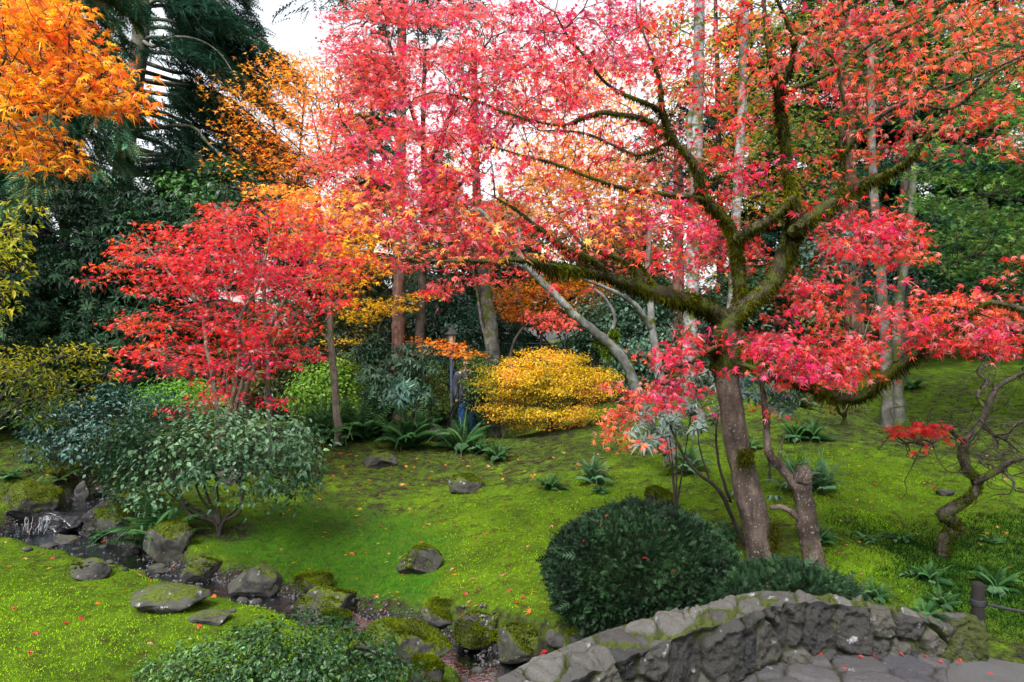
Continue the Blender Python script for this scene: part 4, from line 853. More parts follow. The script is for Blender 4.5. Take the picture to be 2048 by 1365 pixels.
def shrub(name, label, base, bl, n, m, sp, size, tm, cols, leafmat='leaf_gloss', cat='shrub', stems=4, lo=.6, bark='bark_dark', tip=.003, frac=.35, out=.7, up=.8, gain=.62, amp=1.5, tilt=.5, jit=.16, sw=.02, seed=2, extra=None, crown='foliage', droop=.3):
    Tg = blobs(bl, n, lo); c = Tg.mean(0); lim = []
    for i in range(stems):
        q = Tg[rng.integers(len(Tg))]; mid = base*.5+(c*(.6 if stems < 8 else .1)+q*(.4 if stems < 8 else .9))*.5; lim.append((np.array([base+A(*rng.normal(0, sw, 2), -.05), base*.8+mid*.2+A(0, 0, .08), mid, c*.5+q*.5]), [sw*1.0, sw*.8, sw*.55, sw*.3]))
    return tree(name, label, cat, base, lim, Tg, bark, m, sp, size, tm, palette(cols, 1., .28, jit, gain, amp, seed), leafmat, tip=tip, seg=.15, frac=frac, center=c-A(0, 0, .1), out=out, up=up, tilt=tilt, crown=crown, stem='stems', droop=droop)
# viburnum-like shrub by the stream
b_ = on(440, 1020, 7.5)
shrub('leafy_shrub', 'round leaved grey green shrub with dark fanned stems beside the stream', b_, [(430,900,100,60,7.5,.5),(540,900,85,60,7.4,.5),(330,915,90,50,7.6,.45),(480,850,110,30,7.6,.5),(560,950,60,40,7.2,.35),(260,930,50,30,7.7,.3),(390,960,60,25,7.2,.3),(590,890,50,50,7.3,.3),(230,890,50,40,7.9,.3),(290,970,50,24,7.4,.2),(600,955,36,24,7.1,.2),(540,985,30,14,7.,.2),(350,850,60,30,7.8,.3),(420,835,50,20,7.5,.3),(260,900,60,50,7.9,.4),(310,990,40,20,7.3,.2),(610,940,30,40,7.1,.2),(220,960,30,30,7.9,.25),(470,990,40,14,7.2,.2),(290,1005,40,14,7.2,.2),(575,1000,34,10,7.,.2),(250,985,30,20,7.6,.2),(620,900,30,40,7.1,.2)], 800, 7, (.14, .07), .056, OV,
      [(38,74,44), (68,110,70), (116,152,112)], stems=9, gain=.66, lo=.3, tip=.0025, sw=.022, frac=.7)
shrub('leafy_shrub', 'darker blue green shrub on the bank behind the stream at left', on(230, 930, 9.6), [(140,850,80,60,9.5,.5),(230,830,90,60,9.7,.5),(310,830,60,55,9.8,.4),(90,890,60,40,9.3,.4),(200,890,110,40,9.2,.4)], 520, 8, (.13, .06), .05, OV, [(26,56,46), (48,86,76), (86,124,114)], stems=6, gain=.8)
# yellow green layered shrub and branch at left
b_ = on(-60, 960, 7.3)
tree('layered_shrub', 'yellow green layered shrub with hanging oval leaves at the left edge', 'shrub', b_, [px_limb([(-60,980),(-50,900),(0,800),(60,740),(140,710)], 7.3, 18, 4), px_limb([(-50,890),(20,820),(90,790),(160,780)], 7.3, 8, 3)],
     pads([(40,725,70,18),(120,705,80,14),(180,712,40,10),(60,760,80,18),(140,750,70,16),(190,752,30,10),(40,800,60,20),(110,795,70,16),(20,720,40,30),(-40,760,50,50),(60,840,60,16),(120,850,50,10)], 7.2, .35, .018), 'bark_dark', 8, (.13, .04), .055, OVN,
     palette([(40,80,20), (92,120,20), (150,150,16), (196,184,30)], 1.5, .2, .14, .7, .8, 3, lambda p: (p[:, 2]-1.25)*1.0), 'leaf', tip=.003, seg=.15, droop=.9)
b_ = on(-180, 1000, 6.2)
tree('young_tree', 'yellow green drooping leaved branch at the left edge above the layered shrub', 'tree', b_, [px_limb([(-180,1010),(-185,800),(-160,600),(-80,500),(20,460)], 6.2, 22, 4), px_limb([(-150,590),(-60,550),(20,540)], 6.2, 7, 3)],
     pads([(40,420,40,10),(20,455,45,16),(10,490,40,20),(30,530,25,14),(10,580,30,25),(0,620,22,22),(-60,500,60,60)], 6.2, .25, .018), 'bark_dark', 8, (.1, .03), .06, OVN, palette([(120,140,24), (170,170,24), (206,190,40), (80,120,30)], 1.5, .25, .12, .75), 'leaf', seg=.14, droop=1.)
# evergreen rhododendrons and mixed background shrubs
shrub('rhododendron_shrub', 'tall dark whorled evergreen rhododendron left of the small scarlet maple', on(170, 860, 12.5), [(150,600,120,110,12.5,.9),(260,520,120,90,12.8,.9),(100,700,110,80,12.2,.8),(240,680,90,100,12.3,.8),(330,450,90,50,13,.7),(60,560,80,90,12.8,.8)], 800, 3, (.25, .1), .16, WH, [(20,50,30), (34,72,44), (60,100,64)], stems=6, gain=.8, sw=.05, tip=.006, up=.9)
shrub('rhododendron_shrub', 'green rhododendron with rosettes of long leaves beside the cedar trunk', on(775, 880, 12.2), [(770,740,60,45,12.2,.5),(830,720,50,40,12.4,.5),(800,790,70,40,12,.5),(740,700,40,30,12.5,.4)], 170, 2, (.1, .04), .15, WH, [(44,80,58), (70,110,82), (104,142,112)], stems=5, sw=.03)
shrub('rhododendron_shrub', 'small single stemmed rhododendron above the ferns', on(803, 893, 11.), [(803,785,36,16,11,.3)], 16, 1, (.05, .02), .17, WH, [(56,100,90), (90,136,120)], stems=1, sw=.012, frac=1)
shrub('rhododendron_shrub', 'silvery leaved rhododendron beside the big maple trunk', on(1352, 985, 6.6), [(1300,850,60,30,6.6,.35),(1360,830,50,28,6.6,.35),(1415,800,34,46,6.8,.3),(1395,765,40,20,6.9,.3),(1280,880,30,16,6.4,.2)], 95, 1, (.06, .03), .105, WH, [(74,100,88), (124,150,136), (176,196,184)], stems=4, sw=.013, frac=1)
shrub('rhododendron_shrub', 'low rosette leaved rhododendron showing right of the big maple trunk', on(1540, 885, 7.6), [(1510,775,45,26,7.4,.25),(1550,800,50,20,7.6,.25)], 50, 1, (.05, .02), .11, WH, [(56,82,76), (96,126,118)], stems=3, sw=.012, frac=1)
shrub('rhododendron_shrub', 'bare branched camellia like evergreen with glossy leaves in front of the dark cedar', on(1692, 830, 11.), [(1640,520,60,50,11,.5),(1700,480,80,50,11,.5),(1780,560,70,60,11,.5),(1660,460,60,40,11.3,.4),(1830,600,40,30,11,.4)], 260, 6, (.16, .07), .07, OV, [(30,60,50), (60,92,80), (100,130,120)], stems=1, sw=.02, bark='bark_brown', extra=None)
for i, (X, Y, D, bl, cols, tm, sz, lb) in enumerate([
  (650, 860, 12.6, [(640,770,60,40,12.6,.5),(700,750,50,45,12.8,.5),(610,800,40,30,12.4,.4),(690,810,50,30,12.5,.4)], [(100,150,44), (140,186,60), (180,206,80)], OV, .06, 'lime green airy shrub right of the small scarlet maple'),
  (380, 860, 11.8, [(370,790,60,28,11.8,.5),(310,800,40,25,11.8,.4),(420,810,40,25,11.8,.4)], [(90,150,44), (130,190,60)], OV, .06, 'fresh green shrub under the small scarlet maple'),
  (900, 850, 18.5, [(900,640,70,70,18.5,1.),(1000,650,70,70,18.5,1.),(860,600,60,60,18.5,1.),(930,740,80,50,18.,1.)], DARK, OV, .09, 'dark green shrub behind the lamp post'),
  (1000, 850, 13.6, [(965,800,38,36,13.4,.4),(1000,760,50,40,13.8,.5),(975,740,24,40,13.5,.3)], [(30,54,36), (60,84,60)], OV, .05, 'dark twiggy shrub left of the yellow dome'),
  (885, 850, 13.6, [(868,800,26,30,13.2,.3),(862,760,24,20,13.4,.3),(955,760,26,40,13.2,.25),(946,725,20,16,13.2,.2)], [(60,92,50), (130,150,60), (70,110,60)], OV, .05, 'small mixed green shrub below the lamp post'),
  (1250, 830, 15, [(1230,640,80,80,15,1.),(1300,620,70,80,15.5,1.),(1330,700,70,60,14.5,.9),(1180,680,60,50,15.5,.8),(1270,740,60,60,14,.8)], [(34,66,50), (60,96,74), (90,124,100)], OV, .09, 'tall grey green shrub behind the leaning pale tree'),
  (1480, 800, 14, [(1450,640,90,90,14,1.),(1530,620,80,80,14.5,1.),(1420,740,70,60,13.5,.8),(1560,700,60,60,14,.8)], [(26,50,34), (44,76,46), (70,100,60)], OV, .09, 'dark green shrub directly behind the mossy fork'),
  (1620, 800, 14.5, [(1610,560,70,90,14.5,1.),(1640,660,80,60,14,.9),(1740,640,60,60,14.5,.8)], [(30,56,36), (54,84,46), (120,120,40)], OV, .09, 'olive green shrub left of the dark cedar trunk'),
  (560, 850, 14.5, [(560,640,80,60,14.5,.9),(620,700,60,60,14.5,.8),(480,700,90,60,14.5,.9),(400,680,70,60,14.5,.8),(700,640,60,60,15,.8),(520,780,80,40,14,.8)], [(30,52,30), (60,80,36), (110,100,36)], OV, .09, 'shaded olive shrubbery behind the small scarlet maple'),
  (60, 880, 11.2, [(30,800,90,60,11,.8),(120,840,70,40,10.8,.6),(-60,780,80,80,11.2,.8)], GD, OV, .07, 'deep shaded shrub under the layered shrub at left'),
  (400, 830, 17, [(400,400,90,60,17,1.2),(460,440,80,60,17,1.),(360,380,60,40,17.5,1.),(470,350,50,30,17.5,.8)], [(30,66,30), (50,96,40), (80,130,50)], OV, .12, 'bright green bushy tree right of the spruce trunk'),
  (1150, 840, 21, [(1100,520,120,70,21,2.),(960,480,120,80,22,2.),(1250,520,100,80,21,2.),(1090,600,130,60,22,2.),(1000,560,90,60,22,2.),(780,600,120,90,22,2.),(660,560,120,100,22,2.)], [(30,50,34), (60,76,46), (110,100,50)], OV, .16, 'mixed dark thicket closing the view behind the amber tree'),
 ]):
    shrub('green_shrub', lb, on(X, Y, D), bl, int(300+sum(b[2]*b[3] for b in bl)*.03), 8, (.2 if D > 10 else .13, .08), sz, tm, cols, stems=4, sw=.03, tip=.005, lo=.35, leafmat='leaf', gain=.9)
for (nm, lb, X, D, pts, w0, w1, pl2, sz, cols, dn) in (
  ('green_tree', 'light green leafy tree behind the upper right limbs of the big maple', 1790, 13., [(1800,800),(1805,500),(1815,300),(1830,100),(1840,-60)], 24, 8, [(1650,250,80,40),(1700,120,80,50),(1560,280,60,40),(1620,60,70,50),(1760,200,70,50),(1820,80,80,60),(1900,40,80,50),(1700,330,80,40),(1620,400,70,30),(1960,90,70,50),(1850,180,70,40),(1740,420,70,26),(1550,100,50,60),(2040,180,60,60),(1960,190,60,40)], .085, [(44,80,32), (70,112,44), (112,140,56), (170,160,60)], .012),
  ('green_tree', 'yellow green tree filling the gaps between the two birches', 1440, 16., [(1440,800),(1440,500),(1436,200),(1430,-40)], 18, 7, [(1440,60,60,60),(1450,180,60,50),(1430,320,70,40),(1500,420,70,40),(1400,430,60,40),(1530,40,40,50),(1330,60,50,50),(1340,170,40,40),(1560,380,60,40),(1380,520,70,50),(1500,250,60,60),(1560,200,60,60),(1620,300,60,60)], .1, [(110,130,40), (170,160,50), (220,170,50)], .017),
  ('dark_evergreen_tree', 'dark green evergreen mass under the layered green tree at right', 1960, 14.5, [(1960,800),(1965,600),(1970,400)], 30, 10, [(1900,560,80,60),(1980,500,90,70),(2060,560,80,80),(1930,640,90,40),(2020,660,90,40),(1880,460,60,50),(2120,450,80,90),(2090,690,80,30),(1850,650,50,40)], .12, [(26,60,30), (44,88,44), (74,120,56)], .02),
  ('dark_evergreen_tree', 'dark green leafy tree standing left of the rosy maple behind the orange crown', 640, 20., [(640,860),(640,600),(640,450)], 26, 8, [(600,440,90,40),(520,420,70,40),(690,420,60,40),(560,520,100,50),(660,560,80,50),(470,500,80,50)], .15, [(30,60,40), (56,90,56), (90,110,60)], .012)):
    tree(nm, lb, 'tree', on(X, 800, D), [px_limb(pts, D, w0, w1)], pads(pl2, D, .8, dn), 'bark_dark', 8, (.3*D/13, .1), sz, ML5 if D < 14 else OV, palette(cols, .6, .3, .14, .95), seg=.35, tip=.005)
# green layered tree on the right
D = 9.; b_ = on(2150, 850, D)
Tg = pads([(1880,300,60,14),(1960,310,80,16),(2030,300,60,20),(1850,350,50,12),(1930,360,80,18),(2010,370,60,22),(1900,410,70,16),(1990,430,60,20),(2040,440,40,24),(1920,470,60,16),(2000,500,60,20),(1870,520,50,14),(1950,540,60,16),(2030,560,40,20),(1990,240,60,20),(1940,200,60,20),(2030,220,50,24),(1900,250,50,14),(2010,120,50,30),(2040,40,40,30),(1960,130,40,20),(1840,290,40,12),(1830,400,30,10),(2100,300,80,80),(2100,480,80,60)], D, .6, .034)
tree('green_layered_tree', 'fresh green layered maple spreading in from the right edge', 'tree', b_, [px_limb([(2150,860),(2150,700),(2140,560),(2130,420),(2110,300),(2080,200),(2050,60)], D, 34, 8), px_limb([(2138,560),(2040,520),(1950,510),(1880,540)], D, 12, 3), px_limb([(2130,440),(2040,400),(1950,390),(1870,420)], D, 12, 3), px_limb([(2110,330),(2020,310),(1930,310),(1850,340)], D, 12, 3)],
     Tg, 'bark_dark', 8, (.2, .04), .055, ML5, palette([(40,80,32), (62,112,44), (92,138,56), (136,164,70)], 1., .3, .24, .85), seg=.2)

# contorted bare laceleaf on the right
D = 5.9; b_ = on(1886, 1118, D)
t = thing('contorted_maple_tree', 'small twisted bare maple with zigzag mossy trunk at the right', 'tree', b_); sk = Tree()
def C_(pts, w0, w1, D0=D, D1=None, first=False, jit=.08):
    q, r = px_limb(pts, D0, w0, w1, D1); sk.limb(q, r, -1 if first else None, 6, jit)
C_([(1886,1135),(1886,1105),(1890,1075),(1915,1060),(1908,1045),(1885,1030),(1915,1012),(1945,990),(1955,965),(1935,940),(1925,905),(1935,880),(1960,850),(1972,820),(1985,790),(2000,770),(2048,745)], 26, 9, first=True)
C_([(1950,965),(1990,945),(2020,925),(2055,915)], 17, 8, 5.9, 5.6)
C_([(1935,885),(1910,870),(1895,855),(1870,880),(1850,890),(1825,885),(1805,888)], 10, 4, 5.9, 5.4)
C_([(1960,850),(1990,870),(2010,880),(2040,905)], 9, 4); C_([(1972,820),(1955,790),(1975,765),(1955,745),(1975,730)], 9, 4, 5.9, 6.2)
C_([(2010,880),(2030,850),(2048,840)], 7, 4); C_([(1985,930),(1960,925),(1975,900)], 6, 3); C_([(2000,940),(2025,960),(2030,980),(2050,985)], 7, 3, 5.8, 5.5)
n_c = len(sk.p)
for k in range(80):
    i = rng.integers(60, n_c); q = [sk.p[i]]; d = nrm(A(rng.normal(0, 1), rng.normal(0, .6), rng.normal(.2, .7)))
    for j in range(6): d = nrm(d+rng.normal(0, .6, 3)); q.append(q[-1]+d*rng.uniform(.05, .12))
    if max(p_[0] for p_ in q) < 5.3: sk.limb(np.array(q), [.006, .0018], int(i), 4)
n0 = len(sk.p); Tg = pads([(1850,855,45,6),(1830,862,50,7),(1790,872,12,3),(1880,868,15,4),(1905,882,10,3),(1835,898,15,3)], 5.3, .12, .05)
sk.grow(Tg, .0018, .06, .2, 2.5, .1); sk.mesh(sides=12, rough=.3, stop=64).build('trunk', M['bark_limb'], t); moss_on(sk, 1, 64, 9000, t, 1.25, .028); sk.mesh(sides=6, rough=.1, skip=63).build('branches', M['bark_limb'], t)
mb = MB(); leaves(mb, Tg, 5, (.07, .015), .042, ML7, palette([(224,40,60), (234,54,50), (240,90,60)], 2, .25, .14, .75), .4, .7); mb.build('crown', M['leaf'], t, False)
# pruned rhododendron trunk with a cut top
D = 5.; b_ = on(1634, 1150, D)
t = thing('pruned_tree', 'short brown trunk with a sawn off top beside the big maple', 'tree', b_); sk = Tree()
q, r = px_limb([(1634,1180),(1632,1140),(1622,1090),(1614,1040),(1606,990),(1604,958),(1608,945)], D, 46, 34); r[0] = .12; sk.limb(q, r, -1, 6, .1)
q, r = px_limb([(1600,990),(1575,950),(1545,918),(1535,895),(1533,850),(1525,780),(1520,740)], D, 20, 9, 5.4); sk.limb(q, r, None, 6, .2)
q, r = px_limb([(1608,1050),(1590,1030),(1565,1015),(1540,1016)], D, 14, 9); sk.limb(q, r, None, 5, .2)
q, r = px_limb([(1560,935),(1562,900),(1568,870)], D, 5, 3); sk.limb(q, r, None, 5, .2)
sk.mesh(sides=12, rough=.22).build('trunk', M['bark_maple'], t); moss_on(sk, 1, 14, 900, t, .6, .02)
Tg = P([1520,1515,1535,1580,1560,1600], [735,760,730,760,990,760], [5.4,5.4,5.5,5.4,5.2,5.4]); mb = MB(); leaves(mb, Tg, 1, (.05, .02), .1, WH, palette([(70,100,96), (120,150,140)]), .3, .3); mb.build('leaves', M['leaf_gloss'], t, False)
# thin stem left of the main trunk
D = 5.9; b_ = on(1470, 1035, D); t = thing('young_tree', 'thin dark slanting stem passing left of the big maple trunk', 'shrub', b_); sk = Tree()
for i, (pts, w0, w1) in enumerate((([(1490,1040),(1440,985),(1400,950),(1370,915),(1348,870),(1340,850)], 9, 4), ([(1462,1005),(1440,940),(1432,880),(1436,830)], 7, 3), ([(1420,965),(1400,900),(1395,860)], 4, 2))): q, r = px_limb(pts, D, w0, w1); q[0, 2] = min(q[0, 2], b_[2]) if i == 0 else q[0, 2]; sk.limb(q, r, -1 if i == 0 else None, 5, .2)
sk.mesh(sides=7).build('stem', M['bark_dark'], t); mb = MB(); leaves(mb, P([1340,1395,1436,1480],[850,858,828,990],D), 1, (.04, .02), .09, WH, palette([(70,100,96), (110,140,130)]), .3, .3); mb.build('leaves', M['leaf_gloss'], t, False)
# weeping mound bush on the slope
b_ = on(1690, 835, 9.8)
shrub('weeping_shrub', 'low dark mossy weeping maple on the slope behind the twin beech', b_, [(1680,800,60,28,9.6,.4),(1640,805,40,20,9.6,.3)], 60, 5, (.12, .05), .04, ML5, [(60,50,20), (80,74,20), (190,50,50)], stems=4, sw=.03, bark='bark_mossy', leafmat='leaf')

# clipped yew dome, low yew mound, azalea
def dome(name, label, c, rad, n, size, cols, tm, mat='needle', lump=.07, flat=.35, cat='shrub'):
    c = np.asarray(c); b = A(c[0], c[1], c[2]-rad[2]*.6); t = thing(name, label, cat, b); v = nrm(rng.normal(0, 1, (n, 3))); v = v[v[:, 2] > -flat-.25]; n = len(v)
    lm = 1+lump*(fbm(v*3.2, 3, 5)-.5)*2+.018*rng.normal(0, 1, n)-.09*(rng.random(n)**3)+.06*(fbm(v*11, 2, 6)-.5)
    O = c+v*lm[:, None]*np.asarray(rad); d = nrm(v*np.asarray(rad)[::-1]*0+v*1.+A(0, 0, .1)+rng.normal(0, .55, (n, 3))); Z = nrm(np.cross(d, rng.normal(0, 1, (n, 3)))); X = np.cross(d, Z)
    col = palette(cols, 5., .3, .25, .44, 1.4)(O); S_ = size*rng.uniform(.7, 1.3, n)*(1+1.1*(rng.random(n) < .02)); mb = MB(); tv_, tf = tm
    vv = O[:, None]+S_[:, None, None]*(tv_[None, :, 0:1]*X[:, None]+tv_[None, :, 1:2]*d[:, None]+tv_[None, :, 2:3]*Z[:, None])
    mb.add(vv.reshape(-1, 3), (tf[None]+(np.arange(n)*len(tv_))[:, None, None]).reshape(-1, 3), np.repeat(col, len(tv_), 0)); mb.build('foliage', M[mat], t, False)
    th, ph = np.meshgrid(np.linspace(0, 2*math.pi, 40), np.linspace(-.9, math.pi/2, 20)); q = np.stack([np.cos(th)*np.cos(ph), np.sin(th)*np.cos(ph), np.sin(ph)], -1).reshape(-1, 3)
    q = c+q*(.9*(1+lump*(fbm(q*3.2, 3, 5)-.5)*2))[:, None]*np.asarray(rad); mk('shade_core', q, grid_faces(20, 40), M['core'], t); return t  # near-black shell stands in for the shade inside the foliage
YEW = [(14,36,20), (26,58,32), (46,84,48), (68,108,64)]
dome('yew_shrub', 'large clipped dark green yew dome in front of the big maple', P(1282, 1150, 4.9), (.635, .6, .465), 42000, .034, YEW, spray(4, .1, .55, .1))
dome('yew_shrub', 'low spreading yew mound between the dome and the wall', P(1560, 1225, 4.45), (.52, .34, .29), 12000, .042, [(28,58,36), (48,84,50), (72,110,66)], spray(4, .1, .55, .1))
b_ = on(560, 1370, 3.95)
shrub('azalea_shrub', 'dense small leaved glossy green azalea at the bottom edge of the photo', b_, [(600,1290,120,60,3.95,.3),(480,1330,130,60,3.85,.3),(700,1330,110,60,3.8,.3),(380,1350,110,45,3.75,.25),(780,1370,60,40,3.7,.2),(600,1400,200,80,3.7,.35),(310,1375,60,40,3.7,.2)], 1500, 7, (.04, .02), .026, OV, [(34,70,34), (66,106,52), (116,152,92)], stems=8, gain=.75, sw=.012, lo=.75, tip=.0015, frac=.3)

# ------------------------------------------------------------------ ferns and small plants
def frond(nr=15, arch=.8, wd=.125):
    V = []; f = []
    def cur(u): return A(0, u*(1-.25*arch*u), .75*u-arch*.85*u*u)
    for i in range(nr):
        u = .1+.9*i/nr; p = cur(u); l = wd*math.sin(min(1, u*1.25+.12)*math.pi)**.7*(1.12-u*.35); du = .5/nr
        a, b = cur(u-du*.45), cur(u+du*.5)
        for sg in (-1, 1):
            k = len(V); V += [a, b, p+A(sg*l, .045, -.035-l*.15), p+A(sg*l*.55, -.02, .01)]; f.append((k, k+3, k+2)); f.append((k, k+2, k+1))
    for i in range(6):
        u0, u1 = i/6, (i+1)/6; k = len(V); V += [cur(u0)+A(-.008, 0, 0), cur(u0)+A(.008, 0, 0), cur(u1)+A(.006, 0, 0), cur(u1)+A(-.006, 0, 0)]; f += [(k, k+1, k+2), (k, k+2, k+3)]
    return np.array(V, float), np.array(f)
FR = [frond(24, .55), frond(24, .8), frond(22, 1.05)]
def fern_proto(n, up, cols, label, seed):
    t = thing('fern', label, 'fern', (0, 0, 0), 'sword ferns on the banks'); mb = MB(); r = np.random.default_rng(seed)
    for i in range(n):
        a = i*2.4+r.uniform(-.3, .3); tv_, tf = FR[r.integers(3)]; s_ = r.uniform(.65, 1.1); e = R(r.uniform(-15, 25)+up*(1-i/n)); c_, s0 = math.cos(a), math.sin(a)
        v = tv_.copy(); y, z = v[:, 1]*math.cos(e)-v[:, 2]*math.sin(e), v[:, 1]*math.sin(e)+v[:, 2]*math.cos(e); v[:, 1], v[:, 2] = y, z
        v = np.stack([v[:, 0]*c_-v[:, 1]*s0, v[:, 0]*s0+v[:, 1]*c_, v[:, 2]], 1)*s_
        mb.add(v, tf, ramp_cols(cols, r.random(1))*.66)
    mb.build('fronds', M['fern'], t, False)
    cb = MB(); u = nrm(rng.normal(0, 1, (60, 3)))*A(.06, .06, .07)
    cb.add(np.stack([u*.3, u*.3+rng.normal(0, .01, u.shape), u*1.2], 1).reshape(-1, 3), np.arange(180).reshape(-1, 3), (.06, .035, .02)); cb.build('root_crown', M['moss_tuft'], t, False)
    return t
FC = [(38,80,38), (60,110,56), (94,140,80)]; FB = [(70,118,76), (104,150,104), (138,174,130)]
protos = [fern_proto(34, 42, FC, 'x', 1), fern_proto(28, 28, FC, 'x', 2), fern_proto(34, 52, FB, 'x', 3), fern_proto(20, 12, FC, 'x', 4), fern_proto(30, 60, [(58,84,36), (84,120,60), (120,110,50)], 'x', 5)]
used = set()
def put_fern(k, X, Y, s, label, D=None):
    p = hit(X, Y) if D is None else on(X, Y, D)
    if p[1] > 9.5 and X < 1000: s *= 1.4
    if k not in used:
        o = protos[k]; o.location = tuple(p); o.rotation_euler = (0, 0, rng.uniform(0, 6)); o.scale = (s, s, s); o['label'] = label; used.add(k); return
    copy_thing(protos[k], p, rng.uniform(0, 6), s*1.15, label)
for a in [(0,312,1050,.85,'large dark fern spreading above the mossy boulder beside the stream',7.3),(2,1187,968,.5,'upright pale blue green fern standing on the open lawn'),(1,1102,980,.34,'low dark fern just left of the upright pale lawn fern'),
  (1,995,920,.3,'small bright fern on the bank above the square lawn rock'),(0,815,898,.66,'large spreading fern at the front of the fern bank'),(0,722,880,.72,'broad fern on the bank right of the slim maple trunk'),(0,680,885,.6,'fern at the foot of the slim maple trunk'),
  (2,755,875,.6,'blue green fern behind the front fern bank'),(1,925,898,.55,'leaning fern right of the dark stump hollow'),(0,940,868,.6,'fern below the left end of the yellow shrub'),(0,880,850,.6,'dim fern in the shade under the lamp post'),(1,840,872,.6,'shaded fern beside the small rhododendron stem'),
  (0,645,865,.55,'fern beside the small dark waterfall at the back'),(2,1378,945,.42,'pale fern beside the mossy foot of the leaning tree'),(2,1592,985,.5,'feathery fern behind the sawn off trunk'),(2,1640,985,.42,'second feathery fern, right of the sawn off trunk'),
  (2,1603,815,.5,'pale rounded fern up the slope behind the big maple'),(1,1590,880,.4,'low fern on the slope below the pale rounded fern'),(1,1625,880,.4,'small dark fern on the slope right of the low fern'),(1,1430,780,.5,'fern in the shade behind the big maple trunk'),
  (1,1455,1075,.22,'little spiky fern between the yew dome and the big trunk'),(0,1640,1090,.25,'drooping fern fronds behind the sawn off trunk base'),(1,1860,1165,.22,'low fern on the dark moss near the twisted maple'),(1,1885,1215,.19,'fern on the bank above the end of the wall'),(1,1850,1242,.17,'lowest fern on the bank right above the wall'),
  (1,1750,1200,.2,'small fern in the moss behind the wall'),(1,1990,1180,.28,'dim fern on the dark moss at the right edge'),(1,1825,780,.4,'fern low on the far slope at right'),(3,60,985,.4,'fern on the shaded bank above the stream at left'),(4,120,965,.35,'yellowing fern on the shaded left bank'),(3,20,960,.3,'flat fern at the far left of the shaded bank'),(4,700,860,.5,'yellowing fern in the middle of the fern bank'),
  (3,790,880,.5,'flat spreading fern low in the fern bank'),(0,850,878,.5,'dark fern between the front fern bank and the stump hollow'),(4,900,835,.45,'yellowing fern below the lamp post'),(3,1200,985,.2,'tiny fern below the upright pale lawn fern'),(3,1500,900,.3,'flat fern behind the big maple trunk'),(4,1710,1215,.16,'small yellowing fern just behind the wall'),
  (3,960,905,.3,'small flat fern at the edge of the yellow shrub'),(3,200,1075,.2,'small fern beside the stream cobbles')]: put_fern(*a)
def strap(X, Y, n, l, cols, label, wd=.018, name='strap_leaf_plant', cat='plant', D=None):
    p = hit(X, Y) if D is None else on(X, Y, D); t = thing(name, label, cat, p); mb = MB()
    for i in range(n):
        a = rng.uniform(0, 2*math.pi); d = A(math.cos(a), math.sin(a), 0); s_ = A(-d[1], d[0], 0)*wd*rng.uniform(.7, 1.2); L1 = l*rng.uniform(.6, 1.2); h = rng.uniform(.25, .8); u = np.linspace(0, 1, 5)
        q = p+A(*rng.normal(0, .03, 2), -.01)+d*(u*L1*(1-h*.4))[:, None]+A(0, 0, 1)*(L1*(h*u*1.4-u*u*h*1.1))[:, None]; wv_ = np.array([.5, 1, 1, .7, .05])[:, None]
        v = np.stack([q-s_*wv_, q+s_*wv_], 1).reshape(-1, 3); f = [(2*k, 2*k+1, 2*k+3, 2*k+2) for k in range(4)]; mb.add(v, f, ramp_cols(cols, rng.random(1))*.62)
    mb.build('leaves', M['fern'], t, False)
SG = [(40,84,40), (74,120,66), (110,150,96)]
strap(1735,1085,16,.2,SG,'strap leaved plant clump on the moss right of the sawn off trunk'); strap(1795,1078,18,.22,SG,'strap leaved clump at the edge of the dark moss'); strap(1820,1150,12,.14,SG,'sparse strap leaved tuft below the clumps'); strap(1650,1085,10,.2,SG,'strap leaves right behind the sawn off trunk')
strap(1370,1035,14,.14,SG,'leafy tuft behind the top of the yew dome'); strap(1440,1050,10,.12,SG,'small leafy tuft left of the big trunk'); strap(1310,1000,16,.14,[(60,90,70), (120,150,110)],'broad leaved tuft beside the mossy lawn mound'); strap(1600,1140,10,.16,[(50,90,80), (110,150,140)],'blue green strap leaves at the foot of the two trunks')
strap(1990,1085,10,.14,SG,'tuft of leaves on the dark moss near the right edge'); strap(1470,1060,6,.1,SG,'tiny sprout beside the big trunk')

# ------------------------------------------------------------------ rocks
def ico(n=3):
    import bmesh
    bm = bmesh.new(); bmesh.ops.create_icosphere(bm, subdivisions=n, radius=1); bm.verts.ensure_lookup_table()
    V = np.array([v.co[:] for v in bm.verts]); Fc = np.array([[v.index for v in f.verts] for f in bm.faces]); bm.free(); return V, Fc
I5 = ico(5); I3 = ico(3)
def rock_shape(seed, cuts=9, soft=.04, rough=.1, lo=False):
    r = np.random.default_rng(seed); V, f = (I3 if lo else I5); v = V.copy()
    for i in range(cuts):
        n = nrm(r.normal(0, 1, 3)*A(1, 1, .9)); h = r.uniform(.5, .82); d = v@n-h; v = v-np.where(d > 0, d, 0)[:, None]*n*(1-soft)
    v = v*(1+rough*(fbm(v*2.2+seed, 4, seed)-.5)[:, None]*2)+((fbm(v*6+seed, 5, seed+5)-.5)*.13)[:, None]*V
    return v, f
